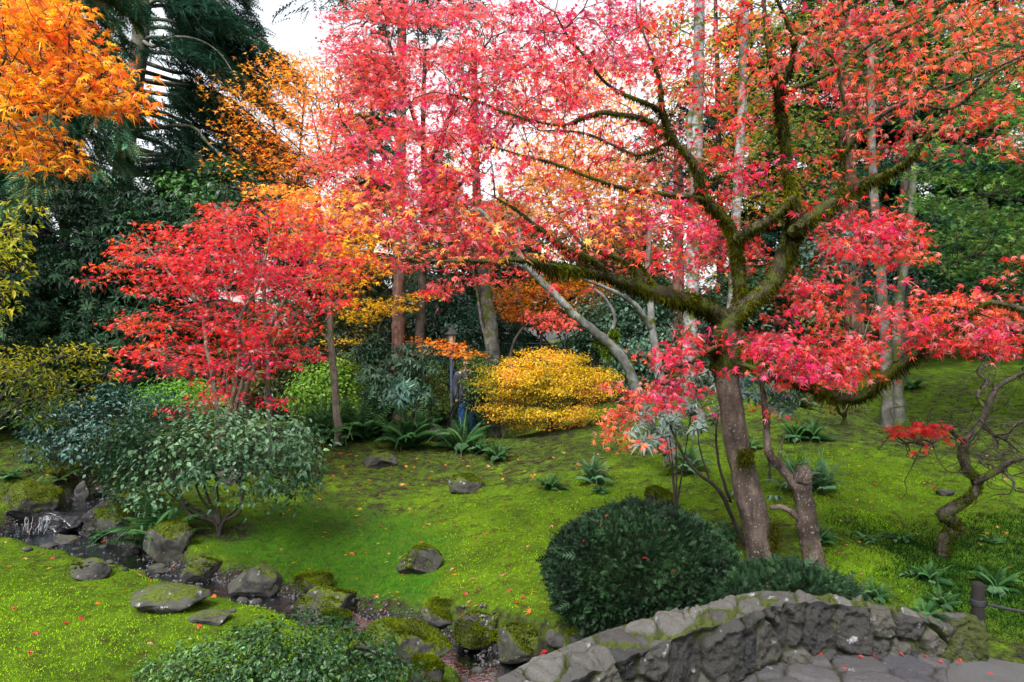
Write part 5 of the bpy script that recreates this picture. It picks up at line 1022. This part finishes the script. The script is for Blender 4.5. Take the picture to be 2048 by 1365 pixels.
def rock(X, Y, wpx, hpx, label, moss=0., D=None, seed=None, depth=.8, rz=None, name='rock', cuts=11, sink=.4, group=None, mat='rock', tufts=0):
    p = hit(X, Y) if D is None else on(X, Y, D); D_ = p[1]; v, f = rock_shape(seed if seed is not None else int(X*7+Y), cuts); a = rng.uniform(-.4, .4) if rz is None else rz
    lo, hi = v.min(0), v.max(0); v = (v-(lo+hi)/2)/(hi-lo)
    v = v*A(wpx, wpx*depth, hpx*(1+sink))*D_/F; v = np.stack([v[:, 0]*math.cos(a)-v[:, 1]*math.sin(a), v[:, 0]*math.sin(a)+v[:, 1]*math.cos(a), v[:, 2]], 1)
    v = v+p+A(0, 0, hpx*D_/F*(.5-.5*sink)); o = mk(name, v, f, M[mat], None, np.tile(A(moss, 0, 0), (len(v), 1)), True, p); tag(o, label, 'rock', group)
    if moss > -.05:
        fv = f[rng.integers(0, len(f), 14000)]; w3 = rng.dirichlet((1, 1, 1), 14000); q = (v[fv]*w3[:, :, None]).sum(1); nm = nrm(np.cross(v[fv[:, 1]]-v[fv[:, 0]], v[fv[:, 2]]-v[fv[:, 0]]))
        am_ = nm[:, 2]+moss+1.5*(fbm(q*5, 3, 4)-.5)+.0; k_ = am_ > .82-.1*moss; q = q[k_]; nm = nm[k_]; m_ = len(q)
        if m_ > 30:
            d = nrm(nm+A(0, 0, .2)+rng.normal(0, .5, (m_, 3))); s2 = nrm(np.cross(d, rng.normal(0, 1, (m_, 3))))*.004; mbk = MB()
            mbk.add(np.stack([q-s2, q+s2, q+d*rng.uniform(.006, .02, (m_, 1))], 1).reshape(-1, 3), np.arange(m_*3).reshape(-1, 3), np.repeat(ramp_cols([(46,54,10), (84,98,10), (128,146,16)], .5+(fbm(q*8, 2, 3)-.5)*1.4+rng.normal(0, .2, m_))*.6, 3, 0)); mbk.build('moss', M['moss_tuft'], o, False)
    return v, p
RK = [(840,1142,92,50,'grey rock with a mossy peak and white patch alone in the lawn',.15,21),(935,980,80,32,'flat topped mossy rock on the far lawn',.1,3),(762,932,70,26,'low dark rock at the top of the lawn below the fern bank',-.1,4),
 (338,1115,95,72,'tall mossy boulder under the big fern by the stream',.15,5),(400,1160,80,46,'rounded mossy boulder with a white fleck at the stream edge',.1,6),(512,1185,110,48,'angular grey rock on the far stream bank',-.15,7),(345,1215,150,45,'long flat grey slab rock on the near stream bank',-.1,8),
 (175,1155,75,34,'grey rock at the edge of the left lawn by the stream',-.05,9),(625,1172,100,24,'dark mossy rock behind the pale boulder',.35,10),(645,1230,130,58,'pale lichen covered boulder above the azalea',.0,11),(672,1250,70,30,'small dark rock right of the pale boulder',.1,12),
 (800,1320,210,85,'big moss topped purplish boulder at the stream',.12,13),(880,1245,80,36,'flat dark rock with thin moss at the lawn edge',.05,14),(953,1282,88,55,'round mossy boulder left of the mossiest one',.35,15),(1047,1302,105,58,'dark wide boulder with bright moss by the stream bend',.3,16),
 (1165,1300,55,44,'mossy wedge rock at the left end of the wall',.4,17),(1115,1295,50,22,'dull grey rock between the boulders and the wall',-.1,18),(850,1375,75,60,'moss capped rock at the bottom edge by the stream',.3,19),
 (165,1000,30,38,'upright lichen pale rock on the upper stream bank',-.1,22),(215,990,60,28,'dark rock beside the upright pale rock',.1,23),(235,1020,70,25,'flat grey stone in the upper stream',-.2,24),(240,1048,90,38,'mossy dark rock right of the waterfall',.4,25),
 (60,1022,150,62,'mossy overhanging bank boulder above the waterfall',.45,26),(180,1045,34,20,'wet blue grey stone beside the waterfall',-.4,27),(1890,990,34,12,'small brown rock in the moss near the twisted maple',-.3,29),(1320,1005,70,30,'mossy mound rock behind the yew dome',.5,30),
 (875,885,55,30,'dark hollow stump like rock among the ferns',-.2,31),(130,1090,60,16,'dark wet stone in the stream below the fall',-.3,32),(460,965,60,26,'shaded stone behind the leafy shrub',-.1,33),(420,1240,80,16,'flat pale stone in the near lawn edge',-.2,34),(1225,1240,60,20,'small dark rock under the yew dome',.1,36)]
mossy = []
for X, Y, wp_, hp_, lb, ms, sd_ in RK:
    v, p = rock(X, Y, wp_, hp_, lb, ms+(.12 if ms > -.02 else .03), None, sd_, .75)
    if ms > .25: mossy.append(v)
# waterfall ledge and falling water
pf = P(88, 1062, 7.95); t = thing('rock_ledge', 'dark wet rock ledge under the little waterfall at left', 'rock', pf)
for i, (dx_, dz_, ww, hh, dy_) in enumerate(((-.02,.1,.62,.12,.1),(.0,.0,.55,.14,.02),(.22,.05,.3,.16,.06))):
    v, f = rock_shape(50+i, 14, .05, .12); lo, hi = v.min(0), v.max(0); v = (v-(lo+hi)/2)/(hi-lo)*A(ww, .34, hh*1.4)+pf+A(dx_, dy_+.12, dz_); mk('ledge_stone', v, f, M['wet_rock'], t, np.tile(A(-.6, 0, 0), (len(v), 1)))
fm = MB()
for i in range(16):
    x = rng.choice([-.16, -.1, .02, .08])+rng.normal(0, .025); q0 = pf+A(x, -.06, .17); u = np.linspace(0, 1, 6)[:, None]; q = q0+u*A(rng.normal(0, .02), -.05, -.2*rng.uniform(.5, 1))+np.c_[rng.normal(0, .008, (6, 2)), np.zeros(6)]; wd_ = rng.uniform(.001, .0035)
    fm.add(np.stack([q-A(wd_, 0, 0), q+A(wd_, 0, 0)], 1).reshape(-1, 3), [(2*k, 2*k+1, 2*k+3, 2*k+2) for k in range(5)])
for i in range(60):
    q = pf+A(rng.uniform(-.28, .18), -.1+rng.normal(0, .012), -.015+rng.normal(0, .003)); r_ = rng.uniform(.004, .012); fm.add(q+A((-r_, 0, 0), (r_, 0, 0), (0, -r_*.5, .002)).reshape(-1, 3), [(0, 1, 2)])
tag(fm.build('waterfall', M['foam'], None, True, pf), 'thin white water falling over the dark ledge at left', 'waterfall')
# cobbles in the stream
cob = [(270,1108,26,15),(258,1112,24,14),(98,1095,34,14),(315,1138,36,16),(325,1145,30,13),(485,1203,22,16),(512,1208,28,16),(545,1205,16,10),(465,1222,16,8),(955,1345,24,16),(1040,1350,26,14),(245,1070,26,10),(185,1060,20,9),(300,1115,14,8),(220,1125,18,10),(380,1170,16,9),(405,1195,18,9),(560,1212,14,9),(150,1100,18,9),(205,1095,20,9),(440,1165,14,8),(250,1140,16,8),(985,1352,18,9),(1000,1325,14,8),(55,1100,20,9),(120,1075,18,9)]
for i, (X, Y, a, b) in enumerate(cob):
    p = hit(X, Y+2, 3, 9.5); v, f = rock_shape(200+i, 3, .4, .06, True); v = v*A(a, a*.8, b)*p[1]/F*.5+p+A(0, 0, b*.25*p[1]/F)
    big = a >= 22
    tag(mk('cobble', v, f, M['rock'], None, np.tile(A(-.9, 0, 0), (len(v), 1)), True, p), 'smooth rounded grey cobble lying in the shallow stream' if big else 'small rounded pebble in the stream bed gravel', 'stone', 'large cobbles in the stream' if big else 'small pebbles in the stream')
# gravel
mb = MB(); n = 10000; k = rng.integers(24, len(S)-50, n); off = rng.uniform(-1, 1, n)*SW[k]*1.15; q = S[k, :2]+sd[k]*off[:, None]+rng.normal(0, .03, (n, 2)); z = ground(q[:, 0], q[:, 1]); V0, f0 = ico(1)
s_ = .004+.016*rng.random(n)**2.2; vv = np.c_[q, z+.008][:, None]+V0[None]*(s_[:, None, None]*rng.uniform(.6, 1.2, (n, 1, 3)))
mb.add(vv.reshape(-1, 3), (f0[None]+(np.arange(n)*len(V0))[:, None, None]).reshape(-1, 3), np.repeat(np.tile(A(-.9, 0, 0), (n, 1)), len(V0), 0)); g_ = mb.build('gravel', M['wet_gravel']); tag(g_, 'wet gravel covering the stream bed', 'gravel', None, 'stuff')

# ------------------------------------------------------------------ post and rope, lamp, person, rail
def lathe(mb, c, prof, k=16, col=(.5, .5, .5)):
    a = np.linspace(0, 2*math.pi, k, endpoint=False); V = np.concatenate([np.stack([c[0]+np.cos(a)*r, c[1]+np.sin(a)*r, np.full(k, c[2]+z)], 1) for r, z in prof]); m = len(prof)
    b = np.arange(m*k).reshape(m, k); b2 = np.roll(b, -1, 1); mb.add(V, np.stack([b[:-1], b2[:-1], b2[1:], b[1:]], -1).reshape(-1, 4), col)
p = on(1956, 1310, 4.18); t = thing('wooden_post', 'short dark round wooden rope post at the right end of the wall', 'post', p); hh = .42
mb = MB(); lathe(mb, p, [(.036, -.1), (.036, .1), (.035, hh-.02), (.031, hh-.005), (.024, hh), (0.001, hh+.001)]); mb.build('post_shaft', M['post'], t)
mb = MB()
lathe(mb, p, [(.036, .283), (.042, .289), (.037, .295), (.043, .301), (.037, .307), (.042, .313), (.036, .319)], 14)
mb.build('rope_wrap', M['rope'], t)
sk = Tree(); u = np.linspace(0, 1, 14)[:, None]; q = p+A(.03, -.03, .3)+u*A(1.9, .25, -.02)+A(0, 0, -.12)*(4*u*(1-u)); sk.limb(q, [.0085, .0085], -1, 4)
tag(sk.mesh(sides=8, thin=8).build('rope', M['rope'], None, True, p), 'grey rope strung from the short wooden post towards the right', 'rope')
p2 = p+A(1.93, .25, 0); p2[2] = G(p2[0], p2[1]); t = thing('wooden_post', 'second rope post standing outside the right edge of the frame', 'post', p2); mb = MB(); lathe(mb, p2, [(.036, -.1), (.036, .1), (.035, hh-.02), (.031, hh-.005), (.024, hh), (0.001, hh+.001)]); mb.build('post_shaft', M['post'], t)
# lamp
D = 14.; p = on(903, 872, D); t = thing('street_lamp', 'old style lantern lamp on a slim blue grey post at the back', 'lamp', p); zt = EYE+(682.5-690)*D/F-p[2]
mb = MB(); lathe(mb, p, [(.075, -.05), (.075, .12), (.05, .16), (.035, .3), (.03, zt-.1), (.045, zt-.08), (.03, zt-.04), (.06, zt)]); mb.build('lamp_post', M['paint_blue'], t)
mb = MB(); lathe(mb, p, [(.06, zt), (.10, zt+.2)], 6); mb.build('lamp_glass', M['glass'], t)
mb = MB(); lathe(mb, p, [(.13, zt+.19), (.14, zt+.21), (.08, zt+.27), (.05, zt+.29), (.045, zt+.31), (.02, zt+.34), (.008, zt+.42), (.001, zt+.46)], 12)
for i in range(6):
    a = i*math.pi/3; o1 = A(math.cos(a), math.sin(a), 0); q = np.array([p+o1*.06+A(0, 0, zt), p+o1*.1+A(0, 0, zt+.2)]); s_ = A(-o1[1], o1[0], 0)*.008; mb.add(np.array([q[0]-s_, q[0]+s_, q[1]+s_, q[1]-s_])+o1*.004, [(0, 1, 2, 3)])
mb.build('lamp_cap', M['metal_dark'], t, False)
# person on the far path
D = 13.9; p = on(934, 880, D); t = thing('person', 'person in dark jacket and blue jeans walking behind the shrubs near the lamp', 'person', p)
def tube(mb, pts, ra, k=10):
    sk = Tree(); sk.limb(np.array(pts)+p, ra, -1, 5); sk.mesh(mb, k, k)
def body(v): return v
bd = bpy.data.meshes.new('body'); J = [(0,0,.95),(0,0,1.12),(0,.0,1.3),(0,0,1.42),(0,-.01,1.5),(0,-.03,1.6),(0,-.02,1.70),(-.17,0,1.4),(-.22,.03,1.14),(-.2,-.08,.92),(-.2,-.1,.84),(.17,0,1.4),(.22,-.03,1.14),(.2,-.12,.94),(.2,-.14,.86),(-.09,0,.9),(-.1,-.12,.5),(-.1,-.04,.08),(-.1,-.16,.03),(.09,0,.9),(.1,.06,.5),(.1,.26,.12),(.1,.16,.04)]
E = [(0,1),(1,2),(2,3),(3,4),(4,5),(5,6),(3,7),(7,8),(8,9),(9,10),(3,11),(11,12),(12,13),(13,14),(0,15),(15,16),(16,17),(17,18),(0,19),(19,20),(20,21),(21,22)]
RR = [.13,.12,.14,.1,.05,.085,.07,.055,.042,.032,.035,.055,.042,.032,.035,.085,.055,.042,.035,.085,.055,.042,.035]
bd.from_pydata(J, E, []); bo = bpy.data.objects.new('body', bd); COL.objects.link(bo); bo.parent = t; bd.materials.append(M['skin'])
md = bo.modifiers.new('skin', 'SKIN'); 
if not bd.skin_vertices: 
    bd_ = None
for i, s_ in enumerate(bd.skin_vertices[0].data): s_.radius = (RR[i], RR[i]); s_.use_root = (i == 0)
bo.modifiers.new('sub', 'SUBSURF').levels = 2; bo.modifiers['sub'].render_levels = 2
mb = MB(); tube(mb, [(0,0,.93),(0,0,.82)], [.16,.13]); tube(mb, [(-.08,0,.9),(-.1,-.12,.5),(-.1,-.04,.1)], [.105,.075,.065]); tube(mb, [(.08,0,.9),(.1,.06,.5),(.1,.25,.14)], [.105,.075,.065]); mb.build('jeans', M['denim'], t)
mb = MB(); tube(mb, [(0,0,.86),(0,0,1.1),(0,0,1.3),(0,0,1.42),(0,0,1.47)], [.17,.165,.19,.14,.07], 14); tube(mb, [(-.14,0,1.4),(-.19,0,1.36),(-.23,.03,1.14),(-.2,-.08,.93)], [.07,.075,.062,.05]); tube(mb, [(.14,0,1.4),(.19,0,1.36),(.23,-.03,1.14),(.2,-.12,.95)], [.07,.075,.062,.05]); mb.build('jacket', M['jacket'], t)
mb = MB(); V0, f0 = ico(3); m_ = V0[:, 1] > -.35; hv_ = V0*A(.098, .115, .125)+A(0, .0, 1.665); keep = [(a, b, c) for a, b, c in f0 if (V0[[a, b, c], 2].mean() > .1 or V0[[a, b, c], 1].mean() > .0)]; mb.add(hv_+p, keep); mb.build('hair', M['hair'], t)
mb = MB(); tube(mb, [(-.1,.05,.05),(-.1,-.08,.05),(-.1,-.2,.035)], [.045,.05,.035]); tube(mb, [(.1,.33,.1),(.1,.2,.05),(.1,.1,.035)], [.045,.05,.035]); mb.build('shoe', M['shoe'], t)
# rail at the back
t = thing('metal_railing', 'thin grey metal railing crossing the back of the garden', 'railing', on(900, 700, 20)); mb = MB()
xs = np.linspace(-9, 4.5, 10); zr = 1.58
for z in (zr, zr-.5): q = np.stack([xs, np.full(10, 20.), np.full(10, z)], 1); sk = Tree(); sk.limb(q, [.011, .011], -1, 2); sk.mesh(mb, 8, 8)
mb.build('rail', M['rail'], t)
for x in xs: sk = Tree(); sk.limb(np.array([(x, 20., G(x, 20.)-.1), (x, 20., zr)]), [.025, .025], -1, 2); sk.mesh(None, 8, 8).build('railing_post', M['rail'], t)

# ------------------------------------------------------------------ fallen leaves, lawn blades
LC = {'yellow': [(236,170,30), (240,190,60)], 'orange': [(226,110,40), (234,140,60)], 'red': [(206,40,50), (220,80,70)], 'pale': [(226,180,130), (210,150,110)]}
def fallen(X, Y, colr, size, grp, where, lo=3.):
    p = hit(X, Y, lo)
    tv_, tf = ML7[rng.integers(4)]; v = tv_*A(1, 1, .9)*size*1.3; a = rng.uniform(0, 6.28); tx_, ty_ = rng.normal(0, .25, 2); z = v[:, 2]+v[:, 0]*tx_+v[:, 1]*ty_
    v = np.stack([v[:, 0]*math.cos(a)-v[:, 1]*math.sin(a), v[:, 0]*math.sin(a)+v[:, 1]*math.cos(a), z], 1)+p+A(0, 0, size*.35)
    c = ramp_cols(LC[colr], rng.random(1))*.75
    tag(mk('fallen_leaf', v, tf, M['leaf'], None, np.tile(c, (len(v), 1)), False, p), f'fallen {colr} maple leaf {where}', 'leaf', grp)
for X, Y, c in [(590,1127,'yellow'),(752,1198,'yellow'),(908,1154,'yellow'),(945,1162,'pale'),(1008,1154,'pale'),(1105,1054,'pale'),(1110,1052,'pale'),(860,1052,'pale'),(955,1181,'pale'),(1065,1188,'orange'),(1085,1210,'yellow'),(1060,1230,'orange'),(705,1110,'orange'),(820,1020,'pale'),(888,1000,'yellow'),(1045,1020,'pale'),(1057,1095,'pale'),
  (970,1070,'orange'),(1010,1008,'pale'),(650,1070,'orange'),(715,1035,'orange'),(762,1056,'red'),(775,1128,'pale'),(905,1142,'pale'),(1020,1185,'red'),(1048,1200,'red'),(1032,1210,'red'),(940,1205,'pale'),(720,1020,'yellow'),(640,1000,'yellow'),(860,960,'orange'),(985,945,'orange'),(1050,945,'pale'),(1230,940,'orange'),(1235,958,'pale'),(1240,1005,'yellow'),(1225,1010,'pale'),(860,1130,'yellow'),(930,1190,'red'),(1170,1080,'orange')]: fallen(X, Y, c, .042, 'fallen leaves on the central lawn', 'lying on the central lawn')
for i in range(60): fallen(rng.uniform(640, 1250), rng.uniform(905, 975), ['pale', 'orange', 'yellow', 'orange'][i % 4], .045, 'fallen leaves at the top of the lawn', 'at the far top edge of the lawn')
for i in range(24): fallen(rng.uniform(560, 1080), rng.uniform(990, 1190), ['pale', 'orange', 'yellow', 'red'][i % 4], .03, 'fallen leaves on the central lawn', 'lying on the central lawn')
for i in range(22): fallen(rng.uniform(10, 330), rng.uniform(900, 985), ['yellow', 'orange', 'red', 'yellow'][i % 4], .04, 'fallen leaves on the shaded left bank', 'on the shaded bank at left', 6.)
for X, Y, c in [(70,1270,'red'),(95,1140,'yellow'),(50,1120,'pale'),(105,1120,'red'),(195,1210,'orange'),(130,1250,'red'),(160,1240,'red'),(30,1220,'red'),(60,1310,'red'),(400,1255,'red'),(250,1180,'orange'),(190,1175,'red'),(20,1135,'orange'),(300,1290,'pale'),(145,1180,'pale')]: fallen(X, Y, c, .034, 'fallen leaves on the near left lawn', 'on the near left lawn')
for X, Y, c in [(110,1012,'yellow'),(85,1080,'orange'),(100,1085,'orange'),(60,1075,'orange'),(240,1075,'orange'),(275,1090,'red'),(300,1175,'orange'),(325,1180,'orange'),(350,1132,'pale'),(430,1195,'orange'),(500,1195,'red'),(945,1320,'red'),(1030,1320,'orange'),(960,1335,'orange'),(1090,1310,'red'),(50,1065,'pale'),(120,1068,'orange'),(210,1085,'orange')]: fallen(X, Y, c, .04, 'fallen leaves along the stream', 'by the stream')
for i in range(36):
    k_ = rng.integers(40, 110); q_ = S[k_, :2]+sd[k_]*rng.uniform(-1.2, 1.2)*SW[k_]; Yq = 682.5+(EYE-S[k_, 2])*F/q_[1]; fallen(1024+q_[0]*F/q_[1], Yq, ['orange', 'red', 'pale', 'orange'][i % 4], .028, 'fallen leaves along the stream', 'by the stream')
for i in range(30): fallen(rng.uniform(1560, 2030), rng.uniform(870, 1080), ['yellow', 'orange', 'red', 'pale'][i % 4], .035, 'fallen leaves on the mossy slope', 'on the mossy slope at right')
def leaf_at(p, colr, size, grp, where):
    tv_, tf = ML7[rng.integers(4)]; v = tv_*size; a = rng.uniform(0, 6.28); v = np.stack([v[:, 0]*math.cos(a)-v[:, 1]*math.sin(a), v[:, 0]*math.sin(a)+v[:, 1]*math.cos(a), v[:, 2]], 1)+p
    tag(mk('fallen_leaf', v, tf, M['leaf'], None, np.tile(ramp_cols(LC[colr], rng.random(1))*.7, (len(v), 1)), False, p), f'fallen {colr} maple leaf {where}', 'leaf', grp)
for X, Y in [(1680,1298),(1700,1300),(1745,1305),(1690,1335),(1780,1300),(1800,1305),(1850,1310),(1880,1320),(1720,1310),(1920,1318),(1640,1305),(1980,1345)]:
    Dq = 1.65*F/(Y-682.5); x_ = (X-1024)*Dq/F
    for _ in range(4): Dq = (EYE-float(deck_z(x_, Dq))-.012)*F/(Y-682.5); x_ = (X-1024)*Dq/F
    leaf_at(A(x_, Dq, float(deck_z(x_, Dq))+.012), 'red', .028, 'red leaves on the stone paving', 'on the stone paving')
for X, Y, Dq in [(1215,1030,4.55),(1170,1080,4.35),(1290,1115,4.25),(1200,1050,4.5),(1350,1140,4.25),(1535,1172,4.2),(1545,1160,4.25),(1612,1167,4.3),(1330,1060,4.4)]:
    c = P(1282, 1150, 4.9) if X < 1400 else P(1560, 1225, 4.45); rd_ = A(.635, .6, .465) if X < 1400 else A(.52, .34, .29)
    o = A(0, 0, EYE); d = nrm(P(X, Y, 1.)-o); oc = (o-c)/rd_; dn_ = d/rd_; b2_ = (oc*dn_).sum(); cc_ = (oc*oc).sum()-1.06; ds_ = b2_*b2_-(dn_*dn_).sum()*cc_
    if ds_ > 0: leaf_at(o+d*(-b2_-math.sqrt(ds_))/(dn_*dn_).sum(), 'red', .03, 'red leaves caught on the clipped yews', 'caught on top of the clipped yew')
mb = MB(); k_ = 0
for X0, X1, Y0, Y1, m_, lo_ in ((600,1300,885,990,190,6.),(1380,2040,800,1100,170,4.5),(500,1100,990,1240,110,4.5),(0,420,880,1000,90,6.),(1650,2040,1080,1260,30,4.)):
    for _ in range(m_):
        p = hit(rng.uniform(X0, X1), rng.uniform(Y0, Y1), lo_); tv_, tf = ML5[rng.integers(3)]; a = rng.uniform(0, 6.28); v = tv_*rng.uniform(.018, .036); c_, s_ = math.cos(a), math.sin(a)
        v = np.stack([v[:, 0]*c_-v[:, 1]*s_, v[:, 0]*s_+v[:, 1]*c_, v[:, 2]*.6+v[:, 0]*rng.normal(0, .3)], 1)+p+A(0, 0, .014); mb.add(v, tf, ramp_cols(LC[['pale', 'orange', 'yellow', 'red', 'pale'][rng.integers(5)]], rng.random(1))*rng.uniform(.35, .75))
tag(mb.build('leaf_litter', M['leaf'], None, False), 'small scattered leaf litter over the moss', 'leaves', None, 'stuff')
# moss and grass blades
n = 240000; Dd = 3.4*(12.5/3.4)**rng.random(n); Xp = rng.uniform(-250, 2300, n); ex_ = 45000; Dd[:ex_] = rng.uniform(4.4, 6.7, ex_); Xp[:ex_] = rng.uniform(1650, 2300, ex_)
x = (Xp-1024)*Dd/F; y = Dd
zz, ff = ground(x, y, True); ds, _k = near_stream(x, y); ok = ((ff < .25) | (ds > 3)) & ~((deck_side(x, y) > -.25+.2*ss(2.3, 2.7, x)) & (x > -2.2)) 
x, y, zz = x[ok], y[ok], zz[ok]; n = len(x)
wx = x+(fbm(np.stack([x, y], -1)*1.3, 3, 31)-.5)*.9; wy = y+(fbm(np.stack([x, y], -1)*1.3, 3, 37)-.5)*.9
gs0 = np.clip(np.interp(y, gy, np.arange(len(gy))), 0, len(gy)-1).astype(int); gi0 = np.clip(np.interp(x, gx, np.arange(len(gx))), 0, len(gx)-1).astype(int); anyz = rng.random(n) < gz[gs0, gi0]*1.1
ind = anyz & (x > 2.2); ing = anyz & ~ind; ins = zone(wx, wy, soil_shade_poly) & (fbm(np.stack([x, y], -1)*3, 3, 3) > .42)
gs_ = np.clip(np.interp(y, gy, np.arange(len(gy))), 0, len(gy)-1).astype(int); gi_ = np.clip(np.interp(x, gx, np.arange(len(gx))), 0, len(gx)-1).astype(int); sv_ = gc[gs_, gi_, 1]
keep = rng.random(n) > np.clip(sv_*1.9-.1, 0, .93); x, y, zz, ing, ind = x[keep], y[keep], zz[keep], ing[keep], ind[keep]; n = len(x)
hgt = np.where(ing, .03, np.where(ind, .03, .012))*rng.uniform(.5, 1.5, n)*(1+.04*(y-4)); wdt = np.where(ing, .0022, np.where(ind, .003, .0045))*(y/5)
a = rng.uniform(0, 6.28, n); lean = rng.normal(0, .7, (n, 2))*hgt[:, None]; b0 = np.stack([x, y, zz-.004], 1); s_ = np.stack([np.cos(a)*wdt, np.sin(a)*wdt, 0*a], 1)
V = np.stack([b0-s_, b0+s_, b0+np.c_[lean, hgt]], 1).reshape(-1, 3)
tt = np.clip(.5+(fbm(np.stack([x, y], -1)*1.6, 3, 17)-.5)*1.0+rng.normal(0, .2, n)+(lush_light(x, y)-.6)*1.1, 0, 1)
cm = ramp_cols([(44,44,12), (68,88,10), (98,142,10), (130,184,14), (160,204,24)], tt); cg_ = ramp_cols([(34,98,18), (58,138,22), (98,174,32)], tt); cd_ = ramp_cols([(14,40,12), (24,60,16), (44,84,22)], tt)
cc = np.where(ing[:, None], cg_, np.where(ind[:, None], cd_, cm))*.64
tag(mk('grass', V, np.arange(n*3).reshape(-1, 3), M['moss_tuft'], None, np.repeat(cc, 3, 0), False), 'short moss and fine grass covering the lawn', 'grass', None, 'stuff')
